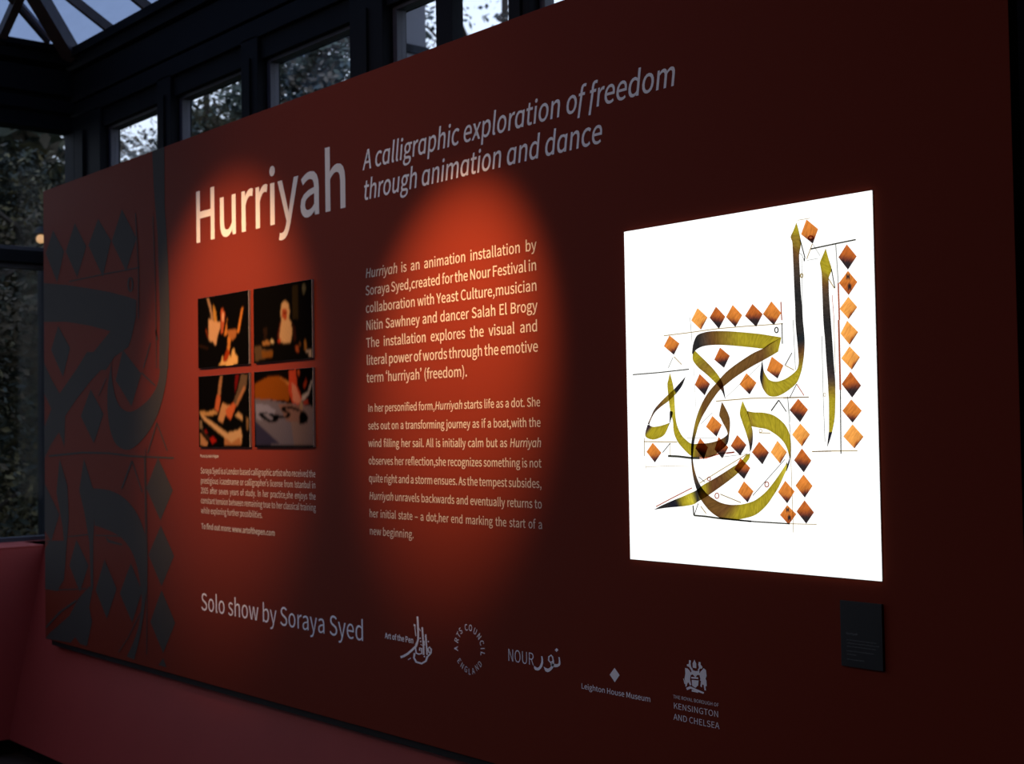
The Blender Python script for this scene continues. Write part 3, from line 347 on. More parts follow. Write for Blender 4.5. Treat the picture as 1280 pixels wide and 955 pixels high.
GLYPHS = {
"'": (379, '150 659 228 659 251 913 254 1052 123 1052 126 913'),
'(': (461, '326 -267 402 -233 326 -81 272 81 240 251 229 424 240 597 272 766 326 928 402 1080 326 1116 242 959 179 794 139 616 126 424 139 231 179 54 242 -111'),
')': (461, '135 -267 219 -111 282 54 322 231 336 424 322 616 282 794 219 959 135 1116 57 1080 134 928 189 766 222 597 233 424 222 251 189 81 134 -81 57 -233'),
',': (379, '102 -259 185 -211 248 -146 288 -67 302 26 289 104 253 154 196 172 150 161 116 131 102 85 115 38 148 8 194 -3 209 -1 192 -77 145 -140 72 -186'),
'-': (473, '63 334 412 334 412 430 63 430'),
'.': (379, '190 -18 235 -6 267 27 280 76 267 127 235 160 190 172 144 160 112 127 100 76 112 27 144 -6'),
'0': (757, '379 -18 508 15 606 112 668 275 690 503 668 730 606 891 508 986 379 1018 250 986 152 891 90 730 68 503 90 275 152 112 250 15|379 83 302 108 241 183 202 314 188 503 202 692 241 821 302 896 379 920 457 896 517 821 556 692 570 503 556 314 517 183 457 108'),
'1': (757, '120 0 668 0 668 104 468 104 468 1000 372 1000 314 971 246 948 165 929 165 850 344 850 344 104 120 104'),
'2': (757, '60 0 689 0 689 108 412 108 248 98 409 262 533 420 613 573 641 724 621 845 562 938 470 997 349 1018 261 1007 185 978 117 932 55 872 127 801 187 861 257 902 334 917 415 902 473 861 507 798 518 719 491 584 407 435 264 266 60 74'),
'5': (757, '357 -18 479 5 584 72 657 179 685 325 661 468 596 567 500 625 383 644 328 639 279 626 233 604 259 894 636 894 636 1000 150 1000 117 533 184 491 238 523 290 543 351 550 436 534 501 490 543 418 558 322 541 224 496 149 428 102 345 86 266 95 200 120 145 155 100 196 37 115 94 66 164 23 251 -6'),
':': (379, '190 532 235 544 267 577 280 628 267 677 235 711 190 723 144 711 112 677 100 628 112 577 144 544|190 -18 235 -6 267 27 280 76 267 127 235 160 190 172 144 160 112 127 100 76 112 27 144 -6'),
'A': (829, '5 0 132 0 229 306 595 306 690 0 824 0 484 1000 344 1000|261 405 310 559 409 898 415 898 516 559 563 405'),
'B': (896, '138 0 456 0 609 18 729 73 807 165 835 293 820 385 778 455 713 504 632 532 632 539 694 571 740 621 768 684 778 756 752 868 681 944 573 987 434 1000 138 1000|263 576 263 900 417 900 521 892 594 864 639 814 653 739 640 671 597 619 522 587 412 576|263 101 263 477 438 477 555 467 640 434 693 378 711 297 692 210 639 149 553 113 438 101'),
'C': (870, '514 -18 606 -8 687 20 758 65 821 126 752 206 702 158 648 123 587 100 520 93 391 121 293 203 230 333 209 503 231 672 296 799 395 879 524 907 603 895 671 862 729 813 797 895 747 941 684 980 609 1008 523 1018 346 982 206 880 113 717 79 499 112 282 203 119 341 17'),
'D': (939, '138 0 393 0 593 34 739 133 828 291 858 503 828 716 738 871 590 967 387 1000 138 1000|263 104 263 898 377 898 531 872 641 796 707 672 729 503 707 334 641 209 531 131 377 104'),
'E': (804, '138 0 729 0 729 108 263 108 263 472 643 472 643 580 263 580 263 894 714 894 714 1000 138 1000'),
'F': (753, '138 0 263 0 263 449 645 449 645 555 263 555 263 894 714 894 714 1000 138 1000'),
'G': (940, '531 -18 626 -9 711 15 783 52 839 98 839 518 510 518 510 413 723 413 723 151 675 120 612 100 543 93 400 121 296 203 231 333 209 503 232 672 299 799 404 879 542 907 631 894 701 861 757 813 825 895 776 939 712 979 633 1007 538 1018 354 982 209 880 114 717 79 499 113 282 206 119 349 17'),
'H': (993, '138 0 263 0 263 472 730 472 730 0 857 0 857 1000 730 1000 730 581 263 581 263 1000 138 1000'),
'I': (400, '138 0 263 0 263 1000 138 1000'),
'K': (881, '138 0 263 0 263 317 435 521 735 0 876 0 514 621 828 1000 685 1000 266 498 263 498 263 1000 138 1000'),
'L': (741, '138 0 701 0 701 108 263 108 263 1000 138 1000'),
'M': (1108, '138 0 251 0 251 554 235 849 240 849 321 621 510 101 595 101 783 621 864 849 869 849 853 554 853 0 970 0 970 1000 819 1000 628 465 558 256 553 256 480 465 289 1000 138 1000'),
'N': (986, '138 0 256 0 256 525 241 838 247 838 355 632 719 0 849 0 849 1000 729 1000 729 480 746 164 739 164 632 370 266 1000 138 1000'),
'O': (1012, '506 -18 679 19 814 123 902 287 933 503 902 719 814 881 679 982 506 1018 334 982 198 881 111 719 79 503 111 287 198 123 334 19|506 93 384 122 290 204 230 334 209 503 230 672 290 799 384 879 506 907 629 879 722 799 782 672 804 503 782 334 722 204 629 122'),
'P': (864, '138 0 263 0 263 398 428 398 579 417 695 473 770 569 797 707 770 845 694 935 576 985 423 1000 138 1000|263 501 263 898 407 898 522 888 605 857 655 798 671 707 655 614 608 550 527 513 412 501'),
'R': (866, '263 525 263 898 431 898 535 888 611 858 658 803 674 720 658 635 611 574 535 537 431 525|686 0 828 0 574 438 667 474 738 533 783 615 799 720 773 852 701 938 591 985 450 1000 138 1000 138 0 263 0 263 424 443 424'),
'S': (813, '415 -18 556 4 663 65 731 155 754 266 739 363 695 437 630 491 548 533 407 595 329 631 266 683 240 763 263 840 328 889 427 907 514 896 589 864 655 814 720 895 662 945 592 983 513 1009 427 1018 301 998 201 943 136 859 112 753 131 657 179 585 244 533 315 497 458 434 544 392 604 338 626 255 612 189 571 138 505 105 416 93 339 102 266 127 199 166 141 217 65 130 136 69 219 22 312 -7'),
'T': (817, '345 0 472 0 472 894 775 894 775 1000 42 1000 42 894 345 894'),
'U': (984, '492 -18 634 4 748 77 824 210 851 412 851 1000 730 1000 730 409 711 259 661 161 585 108 492 93 401 108 327 161 277 259 259 409 259 1000 134 1000 134 412 161 210 236 77 350 4'),
'V': (784, '321 0 467 0 784 1000 656 1000 495 458 398 128 393 128 296 458 134 1000 1 1000'),
'Y': (724, '299 0 424 0 424 387 726 1000 595 1000 467 718 366 498 360 498 262 718 132 1000 -1 1000 299 387'),
'a': (768, '296 -18 363 -9 427 13 486 47 542 89 546 89 557 0 659 0 659 456 644 581 599 677 519 738 402 760 316 751 237 728 169 697 112 663 160 577 224 615 299 644 382 656 476 629 522 560 535 469 331 434 189 378 107 299 80 192 97 103 142 37 210 -4|332 83 265 95 218 133 201 201 218 266 274 318 377 358 535 386 535 180 466 126 400 94'),
'b': (843, '452 -18 573 9 676 87 747 212 774 382 754 538 698 657 605 733 479 760 417 752 357 730 299 697 246 656 251 789 251 1086 126 1086 126 0 225 0 236 76 241 76 309 26 381 -6|431 87 377 94 315 118 251 164 251 554 319 609 385 643 447 655 538 635 599 580 633 493 644 381 628 258 584 165 516 107'),
'c': (696, '417 -18 483 -11 546 7 604 36 658 75 603 160 552 122 494 96 428 86 335 106 263 164 216 253 199 370 217 486 265 576 339 634 432 655 487 647 536 624 580 591 643 673 585 716 514 748 427 760 291 734 177 657 100 535 71 370 97 206 171 84 280 8'),
'd': (846, '378 -18 463 -3 539 35 603 87 607 87 618 0 720 0 720 1086 595 1086 595 801 602 674 538 720 471 749 393 760 271 733 169 655 99 532 72 370 94 205 156 83 252 8|405 87 319 107 254 162 214 251 201 371 217 487 263 576 331 634 415 655 475 647 534 622 595 577 595 188 534 132 471 98'),
'e': (756, '426 -18 497 -12 560 4 617 28 668 57 625 141 568 109 507 89 439 82 343 100 267 152 216 234 194 341 693 341 697 373 698 412 679 556 622 665 529 735 402 760 279 733 173 655 99 533 71 370 99 206 174 84 287 8|192 430 217 528 265 600 330 645 405 660 483 645 541 601 577 529 589 430'),
'f': (443, '45 640 146 640 146 0 270 0 270 640 427 640 427 741 270 741 270 858 282 938 316 987 375 1004 416 999 458 984 486 1080 449 1093 407 1101 362 1104 266 1087 198 1038 159 961 146 859 146 741 45 734'),
'g': (769, '375 -341 530 -320 649 -264 724 -183 750 -85 734 -5 685 49 605 81 492 91 347 91 269 102 228 130 217 172 223 208 240 236 265 261 300 247 337 238 374 235 481 253 567 304 624 385 645 492 638 553 617 605 585 645 737 645 737 741 479 741 449 751 414 757 374 760 268 741 180 688 119 605 97 495 111 413 147 345 194 296 194 291 155 256 124 210 112 153 121 100 144 60 179 31 179 25 119 -23 82 -81 70 -143 92 -228 155 -290 251 -328|374 319 296 341 239 402 217 495 238 589 295 648 374 668 454 648 511 589 532 495 510 402 453 341|393 -255 302 -246 235 -220 193 -179 179 -126 186 -83 211 -40 254 0 287 -6 320 -10 349 -11 477 -11 560 -20 610 -50 628 -105 611 -161 564 -209 490 -242'),
'h': (828, '126 0 251 0 251 538 319 600 383 638 453 651 533 630 579 566 593 453 593 0 718 0 718 469 704 594 663 685 592 741 491 760 420 750 356 723 299 684 246 636 251 789 251 1086 126 1086'),
'i': (375, '126 0 251 0 251 741 126 741|188 894 232 904 261 933 271 977 261 1019 232 1047 188 1057 145 1047 117 1019 106 977 117 933 145 904'),
'j': (375, '48 -330 142 -313 205 -264 240 -187 251 -85 251 741 127 741 127 -85 120 -162 92 -213 35 -231 -3 -226 -35 -217 -60 -311 -30 -321 6 -328|188 894 231 904 261 933 271 977 261 1019 231 1047 188 1057 145 1047 116 1019 105 977 116 933 145 904'),
'k': (753, '126 0 248 0 248 195 387 357 604 0 739 0 460 442 707 741 568 741 254 351 248 351 248 1086 126 1086'),
'l': (387, '256 -18 299 -14 329 -7 311 89 296 86 285 86 261 98 251 139 251 1086 126 1086 126 147 139 58 181 2'),
'm': (1263, '126 0 251 0 251 538 316 601 378 638 437 651 514 630 560 566 574 453 574 0 698 0 698 538 765 601 827 638 885 651 963 630 1008 566 1023 453 1023 0 1147 0 1147 469 1134 594 1092 685 1022 741 924 760 858 749 796 720 736 675 678 618 637 694 571 743 473 760 409 750 349 723 294 683 243 633 240 633 228 741 126 741'),
'n': (832, '126 0 251 0 251 538 319 600 383 638 453 651 533 630 579 566 593 453 593 0 718 0 718 469 704 594 663 685 592 741 491 760 420 750 355 723 297 683 243 633 240 633 228 741 126 741'),
'o': (827, '413 -18 543 8 653 84 728 206 756 370 728 535 653 657 543 734 413 760 283 734 174 657 99 535 71 370 99 206 174 84 283 8|413 86 326 106 258 164 215 253 199 370 215 486 258 576 326 634 413 655 501 634 569 576 613 486 629 370 613 253 569 164 501 106'),
'p': (846, '126 -312 251 -312 251 -61 247 68 315 21 384 -8 452 -18 573 9 676 87 747 212 774 382 754 538 698 657 605 733 479 760 415 751 354 728 296 695 243 655 240 655 228 741 126 741|431 87 377 94 316 118 251 164 251 554 320 609 385 643 447 655 538 635 599 580 633 493 644 381 628 258 584 165 516 107'),
'q': (846, '595 -312 720 -312 720 741 621 741 608 671 606 671 541 720 472 750 393 760 271 733 169 655 99 532 72 370 94 205 156 83 252 8 378 -18 461 -4 536 33 602 86 595 -49|405 87 319 107 254 162 214 251 201 371 217 487 263 576 331 634 415 655 475 647 534 622 595 577 595 188 534 132 471 98'),
'r': (529, '126 0 251 0 251 476 292 556 339 609 389 639 437 648 475 645 509 636 532 744 496 756 453 760 393 749 337 718 286 670 243 606 240 606 228 741 126 741'),
's': (638, '319 -18 435 0 519 47 571 117 588 202 568 291 516 352 444 394 363 427 285 459 226 498 203 555 218 609 264 648 341 663 402 654 457 631 509 598 569 675 505 718 427 748 340 760 231 744 151 699 102 632 85 550 104 468 153 409 223 367 300 336 380 303 444 258 469 195 453 137 405 95 323 79 242 90 170 121 104 168 44 85 101 44 168 11 242 -10'),
't': (514, '357 -18 404 -14 451 -4 495 10 471 104 429 89 386 83 318 100 282 148 271 225 271 640 473 640 473 741 271 741 271 950 168 950 154 741 37 734 37 640 147 640 147 229 158 128 194 50 258 0'),
'u': (828, '342 -18 413 -8 476 19 533 61 587 116 591 116 600 0 704 0 704 741 580 741 580 216 513 144 449 103 379 90 300 110 254 174 240 286 240 741 115 741 115 271 128 146 170 56 241 1'),
'v': (711, '285 0 431 0 693 741 570 741 430 319 362 101 355 101 286 319 147 741 18 741'),
'w': (1094, '243 0 387 0 492 397 543 613 550 613 600 400 707 0 858 0 1059 741 939 741 831 312 786 106 779 106 727 312 611 741 490 741 374 312 325 106 318 106 274 312 164 741 37 741'),
'x': (679, '20 0 151 0 251 173 326 306 333 306 413 173 523 0 659 0 415 374 640 741 510 741 419 578 353 454 347 454 274 578 175 741 40 741 265 386'),
'y': (711, '138 -319 236 -299 312 -245 370 -164 415 -63 693 741 572 741 438 330 378 120 371 120 297 330 147 741 18 741 315 -1 299 -57 260 -139 205 -196 132 -217 102 -213 75 -205 50 -304 90 -315'),
'z': (648, '48 0 608 0 608 101 205 101 596 674 596 741 90 741 90 640 438 640 48 67'),
'–': (715, '40 341 645 341 645 426 40 426'),
'‘': (310, '249 1104 220 1156 157 1116 102 1059 64 986 50 900 64 833 103 788 157 771 209 784 240 818 250 859 239 904 210 935 164 947 143 944 127 936 142 998 185 1057'),
'’': (311, '51 817 80 765 144 805 198 863 236 935 251 1020 236 1087 197 1133 143 1150 92 1137 61 1104 50 1061 61 1017 91 986 136 974 157 977 173 985 158 923 116 864')}


# ------------------------------------------------------------------ drawing on a flat board (x = X, z = Z, facing -Y)
def pairs(s): v = [int(t)/10000 for t in s.split()]; return list(zip(v[::2], v[1::2]))
def tess(loops):
    tr = tessellate_polygon([[Vector((x, y, 0)) for x, y in l] for l in loops])
    pts = [p for l in loops for p in l]; out = []
    for t in tr:
        a, b, c = (pts[i] for i in t)
        ar = (b[0]-a[0])*(c[1]-a[1])-(b[1]-a[1])*(c[0]-a[0])
        if abs(ar) < 1e-12: continue
        out.append(tuple(t) if ar > 0 else tuple(t[::-1]))
    return pts, out
class Sheet:
    def __init__(s, y): s.v = []; s.f = []; s.c = []; s.g = []; s.y = y
    def add(s, pts, fs, col=None, dy=0, grain=None):
        n = len(s.v); s.v += [(x, s.y-dy, z) for x, z in pts]; s.f += [tuple(i+n for i in f) for f in fs]
        if col is not None: s.c += (col if isinstance(col, list) else [col]*len(pts))
        if grain: s.g += grain
    def poly(s, pts, col=None, dy=0): p, f = tess([pts]); s.add(p, f, col, dy)
    def strip(s, a, b, col=None, dy=0):
        n = len(a); fs = []
        for i in range(n-1): fs += quad(i, i+1, n+i+1, n+i, a+b)
        s.add(a+b, fs, col, dy)
    def build(s, name, m, parent=None): return obj(name, s.v, s.f, m, parent, s.c or None, s.g or None)
def quad(i, j, k, l, P):
    ar = sum(P[a][0]*P[b][1]-P[b][0]*P[a][1] for a, b in ((i, j), (j, k), (k, l), (l, i)))
    return [(i, j, k, l)] if ar > 0 else [(l, k, j, i)]
def smooth_st(st, n=5):                          # Catmull-Rom through ribbon stations
    out = []
    for i in range(len(st)-1):
        p0, p1, p2, p3 = st[max(i-1, 0)], st[i], st[i+1], st[min(i+2, len(st)-1)]
        for k in range(n):
            t = k/n
            out.append([.5*((2*b)+(-a+c)*t+(2*a-5*b+4*c-d)*t*t+(-a+3*b-3*c+d)*t**3) for a, b, c, d in zip(p0, p1, p2, p3)])
    out.append(list(st[-1])); return out

# glyph outlines: humanist sans, capital height 1000
GC = {}
def offset_loop(p, w):
    n = len(p); out = []
    for i in range(n):
        a, b, c = p[i-1], p[i], p[(i+1) % n]
        d1 = Vector((b[0]-a[0], b[1]-a[1])); d2 = Vector((c[0]-b[0], c[1]-b[1]))
        if d1.length < 1e-6 or d2.length < 1e-6: out.append(b); continue
        d1.normalize(); d2.normalize(); nn = Vector((-d1.y-d2.y, d1.x+d2.x)); L = nn.length
        if L < 1e-3: out.append(b); continue
        nn /= L; k = w/max(.5, abs(nn.dot(Vector((-d1.y, d1.x))))); out.append((b[0]+nn.x*k, b[1]+nn.y*k))
    return out
def glyph(ch, it, wt):
    key = (ch, it, wt)
    if key in GC: return GC[key]
    src = 'd' if (it and ch == 'a') else ch
    adv, s = GLYPHS[src]
    loops = []
    for part in s.split('|'):
        v = [int(t) for t in part.split()]; p = list(zip(v[::2], v[1::2]))
        if it and ch == 'a': p = [(x, min(y, 735)) for x, y in p]
        if it and ch == 'f': p = [(x-70, -270) if y < 20 else (x, y) for x, y in p]
        loops.append(p)
    if wt:
        area = lambda p: sum(p[i-1][0]*p[i][1]-p[i][0]*p[i-1][1] for i in range(len(p)))
        big = max(loops, key=lambda p: abs(area(p))); sg = -1 if area(big) > 0 else 1
        loops = [offset_loop(p, wt*sg) for p in loops]
    if it: loops = [[(x+y*.17, y) for x, y in p] for p in loops]
    area = lambda p: sum(p[i-1][0]*p[i][1]-p[i][0]*p[i-1][1] for i in range(len(p)))
    sgn = 1 if area(max(loops, key=lambda p: abs(area(p)))) > 0 else -1
    outer = [p for p in loops if area(p)*sgn > 0]; holes = [p for p in loops if area(p)*sgn <= 0]; P = []; F = []
    for q in outer:
        x0, x1, y0, y1 = min(a for a, b in q), max(a for a, b in q), min(b for a, b in q), max(b for a, b in q)
        hs = [h for h in holes if x0 < h[0][0] < x1 and y0 < h[0][1] < y1]
        pp, ff = tess([q]+hs); F += [tuple(i+len(P) for i in f) for f in ff]; P += pp
    GC[key] = (adv, P, F); return GC[key]
def words(text):
    it = False; out = [[]]
    for ch in text:
        if ch == '_': it = not it
        elif ch == ' ': out.append([])
        else: out[-1].append((ch, it))
    return out
def set_lines(sheet, lines, wt, justify=True, squeeze=None):
    ws = [words(t[1]) for t in lines]
    nat = [(sum(GLYPHS['d' if (i and c == 'a') else c][0] for w in L for c, i in w), len(L)-1) for L in ws]
    rat = []
    for (n, k), t in zip(nat, lines): rat.append(((t[3]-t[2])/t[5])/((n+k*SPACE-130)/1000))
    sq = squeeze or sorted(rat)[int(len(rat)*.34)]
    for L, (n, k), t, q in zip(ws, nat, lines, rat):
        s = t[5]/1e7; sx = s*sq                      # metres per glyph unit
        wid = (t[3]-t[2])/1e4
        if len(lines) < 3 or not justify: sx = s*q; sp_ = SPACE*sx
        elif k and t is not lines[-1]:
            sp_ = (wid-(n-130)*sx)/k
            lo, hi = .72*SPACE*sx, 2.4*SPACE*sx
            if sp_ < lo: sp_ = lo; sx = (wid-k*sp_)/(n-130)
        else: sx = s*q; sp_ = SPACE*sx
        x = t[2]/1e4-GLYPHS.get(L[0][0][0])[0]*0-50*sx; z = t[4]/1e4
        for w in L:
            for ch, it in w:
                adv, p, f = glyph(ch, it, wt)
                sheet.add([(x+a*sx, z+b*s) for a, b in p], f); x += adv*sx
            x += sp_
SPACE = 300

# ================================================================== THE SETTING
X0, Y0 = -7.40, .50            # inner faces of the glazed walls (left wall, back wall)
ZS, ZH, ZE = 1.0, 3.30, 3.77   # sill, window head, eaves
BX0, BX1, BZ0, BZ1 = -6.589, -1.430, .5945, 2.8085      # exhibition board
# floor and solid walls of the room behind the camera
box('floor', X0-.3, 2.6, -6.2, Y0+.3, -.12, 0, M['floor'])['kind'] = 'structure'
box('wall_right', 2.4, 2.6, -6.2, Y0+.3, 0, 4.2, M['plaster'])['kind'] = 'structure'
box('wall_front', X0, 2.6, -6.2, -6.0, 0, 4.2, M['plaster'])['kind'] = 'structure'
RX = -2.6                       # the glass roof ends here, a plaster ceiling goes on to the right
box('ceiling', RX, 2.6, -6.2, Y0+.3, 4.2, 4.35, M['plaster'])['kind'] = 'structure'

# leaning red boarding under the windows
def dado(name, pts, m):
    o = obj(name, pts, [(0, 1, 2, 3), (7, 6, 5, 4), (0, 4, 5, 1), (1, 5, 6, 2), (2, 6, 7, 3), (3, 7, 4, 0)], m); return o
TX, TY, TZ = -7.099, .20, 1.008
QX, QY, QZ = -6.790, -.108, .087
d = dado('wall_back', [(QX, QY, QZ), (2.4, QY, QZ), (2.4, TY, TZ), (TX, TY, TZ), (QX, QY+.04, QZ), (2.4, QY+.04, QZ), (2.4, TY+.03, TZ-.01), (TX, TY+.03, TZ-.01)], M['dado']); d['kind'] = 'structure'
d = dado('wall_left', [(QX, -6, QZ), (QX, QY, QZ), (TX, TY, TZ), (TX, -6, TZ), (QX-.04, -6, QZ), (QX-.04, QY, QZ), (TX-.03, TY, TZ-.01), (TX-.03, -6, TZ-.01)], M['dado']); d['kind'] = 'structure'
box('baseboard_back', QX-.02, 2.4, QY+.07, QY+.1, 0, QZ+.02, M['shadow'])['kind'] = 'structure'
box('baseboard_left', QX-.1, QX-.07, -6, QY+.07, 0, QZ+.02, M['shadow'])['kind'] = 'structure'
# sills
s1 = box('trim_1', TX-.3, 2.4, TY-.002, Y0+.12, TZ-.035, TZ+.004, M['dado']); s1['kind'] = 'structure'
s2 = box('trim_2', X0-.12, TX+.002, -6, Y0+.12, TZ-.035, TZ+.004, M['dado']); s2['kind'] = 'structure'
box('wall_sill_left', X0-.16, X0-.02, -6, Y0+.14, 0, TZ-.036, M['shadow'])['kind'] = 'structure'
box('wall_sill_back', X0-.02, 2.4, Y0+.02, Y0+.16, 0, TZ-.036, M['shadow'])['kind'] = 'structure'

# glazed walls: posts, head beams, transoms, panes
trim_n = [2]
def trim(bm, m=None):
    trim_n[0] += 1; o = from_bm('trim_%d' % trim_n[0], bm, m or M['frame']); o['kind'] = 'structure'; return o
bm = bmesh.new(); boxbm(bm, X0-.14, X0+.0, Y0-.0, Y0+.14, TZ, ZH+.1, .006); boxbm(bm, X0, X0+.35, Y0, Y0+.12, TZ, ZH+.1, .006); boxbm(bm, X0+.06, X0+.16, Y0-.02, Y0, TZ, ZH, .004); trim(bm)
posts = [(-6.36, -6.21), (-5.50, -5.35), (-4.605, -4.37), (-3.60, -3.49), (-2.74, -2.6), (-1.95, -1.86)]
for a, b in posts:
    bm = bmesh.new(); boxbm(bm, a, b, Y0, Y0+.12, TZ, ZH+.1, .005); boxbm(bm, (a+b)/2-.02, (a+b)/2+.02, Y0-.012, Y0, TZ, ZH, .003); trim(bm)
def head_beam(axis):
    # stepped fascia: window head, lower band, groove, upper band, gutter moulding
    bm = bmesh.new()
    steps = [(ZH-.012, 3.385, .028), (3.385, 3.47, .05), (3.47, 3.482, .03), (3.482, 3.64, .055), (3.64, 3.655, .035), (3.655, 3.72, .075), (3.72, 3.77, .10)]
    for z0, z1, p in steps:
        if axis == 'back': boxbm(bm, X0-.14, 2.4, Y0+.05-p, Y0+.14, z0, z1, .003)
        else: boxbm(bm, X0-.14, X0-.05+p, -6, Y0+.14, z0+.03, z1+.015, .003)
    trim(bm)
head_beam('back'); head_beam('left')
win_n = [0]
def window(axis, a, b, z0=TZ, z1=ZH, extra=()):
    win_n[0] += 1
    if axis == 'back': w = empty('window_%d' % win_n[0], ((a+b)/2, Y0+.06, z0), 'structure')
    else: w = empty('window_%d' % win_n[0], (X0-.06, (a+b)/2, z0), 'structure')
    t = .028
    def bx(name, u0, u1, v0, v1, d0, d1, m):
        if axis == 'back': return box(name, u0, u1, Y0+d0, Y0+d1, v0, v1, m, w, .002 if name != 'pane' else 0)
        return box(name, X0-d1, X0-d0, u0, u1, v0, v1, m, w, .002 if name != 'pane' else 0)
    bx('stile', a, a+t, z0, z1, .05, .095, M['sash']); bx('stile', b-t, b, z0, z1, .05, .095, M['sash'])
    bx('rail', a+t, b-t, z1-t, z1, .05, .095, M['sash']); bx('rail', a+t, b-t, z0, z0+t, .05, .095, M['sash'])
    for k in extra: bx('mullion', k-.05, k+.05, z0+t, z1-t, .045, .1, M['frame'])
    bx('pane', a+t, b-t, z0+t, z1-t, .072, .077, M['pane'])
box('wall_back_pier', -1.86, 2.4, Y0, Y0+.16, TZ, ZH+.1, M['shadow'])['kind'] = 'structure'
edges = [X0+.35]+[v for p in posts for v in p]
for i in range(0, len(edges)-2, 2):
    window('back', edges[i], edges[i+1], extra=(-4.03,) if -4.2 > edges[i] > -4.5 else ())
ly = [Y0, -1.05, -2.6, -4.2, -6.0]
for i in range(4):
    a, b = ly[i+1]+(.14 if i < 3 else 0), ly[i]+(.03 if i == 0 else 0)
    window('left', a, b, 2.62, ZH+.08); window('left', a, b, TZ, 2.55)
    bm = bmesh.new(); boxbm(bm, X0-.11, X0+.01, a, b, 2.55, 2.62, .005); trim(bm)
    if i < 3:
        bm = bmesh.new(); boxbm(bm, X0-.12, X0, a-.14, a, TZ, ZH+.1, .005); trim(bm)

# glass roof: two slopes meeting on a hip
SL = .58
roof = empty('ceiling_glass_roof', (X0, Y0, ZE), 'structure')
RUN = 2.9
yb = Y0-.0; xl = X0+.0
def back_pt(x, run, dz=0): return (x, yb-run, ZE+SL*run+dz)
def left_pt(y, run, dz=0): return (xl+run, y, ZE+SL*run+dz)
# panes: one between each pair of bars
xs = [-6.867-.455*k for k in (1, 0)] + [-6.405+.455*k for k in range(0, 9)]
prev = xl
for x in xs[1:] + [RX]:
    a, b = prev, x; prev = x
    ra, rb_ = min(RUN, a-xl), min(RUN, b-xl)
    lo0, lo1, hi1, hi0 = back_pt(a, -.02, .02), back_pt(b, -.02, .02), back_pt(b, rb_, .02), back_pt(a, ra, .02)
    obj('pane', [lo0, lo1, hi1, hi0, *[(p[0], p[1], p[2]+.006) for p in (lo0, lo1, hi1, hi0)]], [(3, 2, 1, 0), (4, 5, 6, 7), (0, 1, 5, 4), (1, 2, 6, 5), (2, 3, 7, 6), (3, 0, 4, 7)] if ra > .01 else [(2, 1, 0), (4, 5, 6), (0, 1, 5, 4), (1, 2, 6, 5), (2, 0, 4, 6)], M['roof_glass'], roof)
    if x < RX: bar('glazing_bar', back_pt(x, 0, -.005), back_pt(x, rb_, -.005), .026, .05, M['rafter'], roof)
prev = yb
ys = [.5-.42, -.32, -.78, -1.24, -1.7, -2.16, -2.62, -3.08, -3.54, -4.0, -4.46, -4.92, -5.4, -6.0]
for y in ys:
    a, b = prev, y; prev = y
    ra, rb_ = min(RUN, yb-a), min(RUN, yb-b)
    lo0, lo1, hi1, hi0 = left_pt(a, -.02, .02), left_pt(b, -.02, .02), left_pt(b, rb_, .02), left_pt(a, ra, .02)
    obj('pane', [lo0, lo1, hi1, hi0, *[(p[0], p[1], p[2]+.006) for p in (lo0, lo1, hi1, hi0)]], [(3, 2, 1, 0), (4, 5, 6, 7), (0, 1, 5, 4), (1, 2, 6, 5), (2, 3, 7, 6), (3, 0, 4, 7)] if ra > .01 else [(2, 1, 0), (4, 5, 6), (0, 1, 5, 4), (1, 2, 6, 5), (2, 0, 4, 6)], M['roof_glass'], roof)
    if y > -5.9: bar('glazing_bar', left_pt(y, 0, -.005), left_pt(y, rb_, -.005), .045, .05, M['rafter'], roof)
hip = bar('hip_rafter', (xl, yb, ZE-.03), (xl+RUN, yb-RUN, ZE+SL*RUN-.03), .075, .10, M['rafter'], roof)
bar('hip_flashing', (xl+.03, yb-.10, ZE+.0), (xl+RUN+.03, yb-RUN-.10, ZE+SL*RUN), .014, .03, M['white_bar'], roof)
bar('hip_flashing', (xl+.0, yb-.02, ZE-.03), (xl+RUN-.0, yb-RUN-.085, ZE+SL*RUN-.03), .02, .03, M['rafter'], roof)
bar('flashing', (-7.342, .356, 3.80), (-6.80, -.336, 4.11), .013, .02, M['white_bar'], roof)
bar('flashing', (-7.355, .335, 3.79), (-6.82, -.357, 4.10), .02, .03, M['rafter'], roof)
# flat glazed lantern top where the slopes end
LZ = ZE+SL*RUN
box('lantern_pane', xl+RUN, RX, -6, yb-RUN, LZ+.02, LZ+.03, M['roof_glass'], roof)
g = obj('wall_gable', [(RX, Y0+.14, 3.7), (RX, -6, 3.7), (RX, -6, LZ+.2), (RX, yb-RUN, LZ+.2), (RX, Y0+.14, ZE), (RX+.1, Y0+.14, 3.7), (RX+.1, -6, 3.7), (RX+.1, -6, LZ+.2), (RX+.1, yb-RUN, LZ+.2), (RX+.1, Y0+.14, ZE)],
        [(0, 1, 2, 3, 4), (9, 8, 7, 6, 5), (0, 5, 6, 1), (1, 6, 7, 2), (2, 7, 8, 3), (3, 8, 9, 4), (4, 9, 5, 0)], M['plaster']); g['kind'] = 'structure'

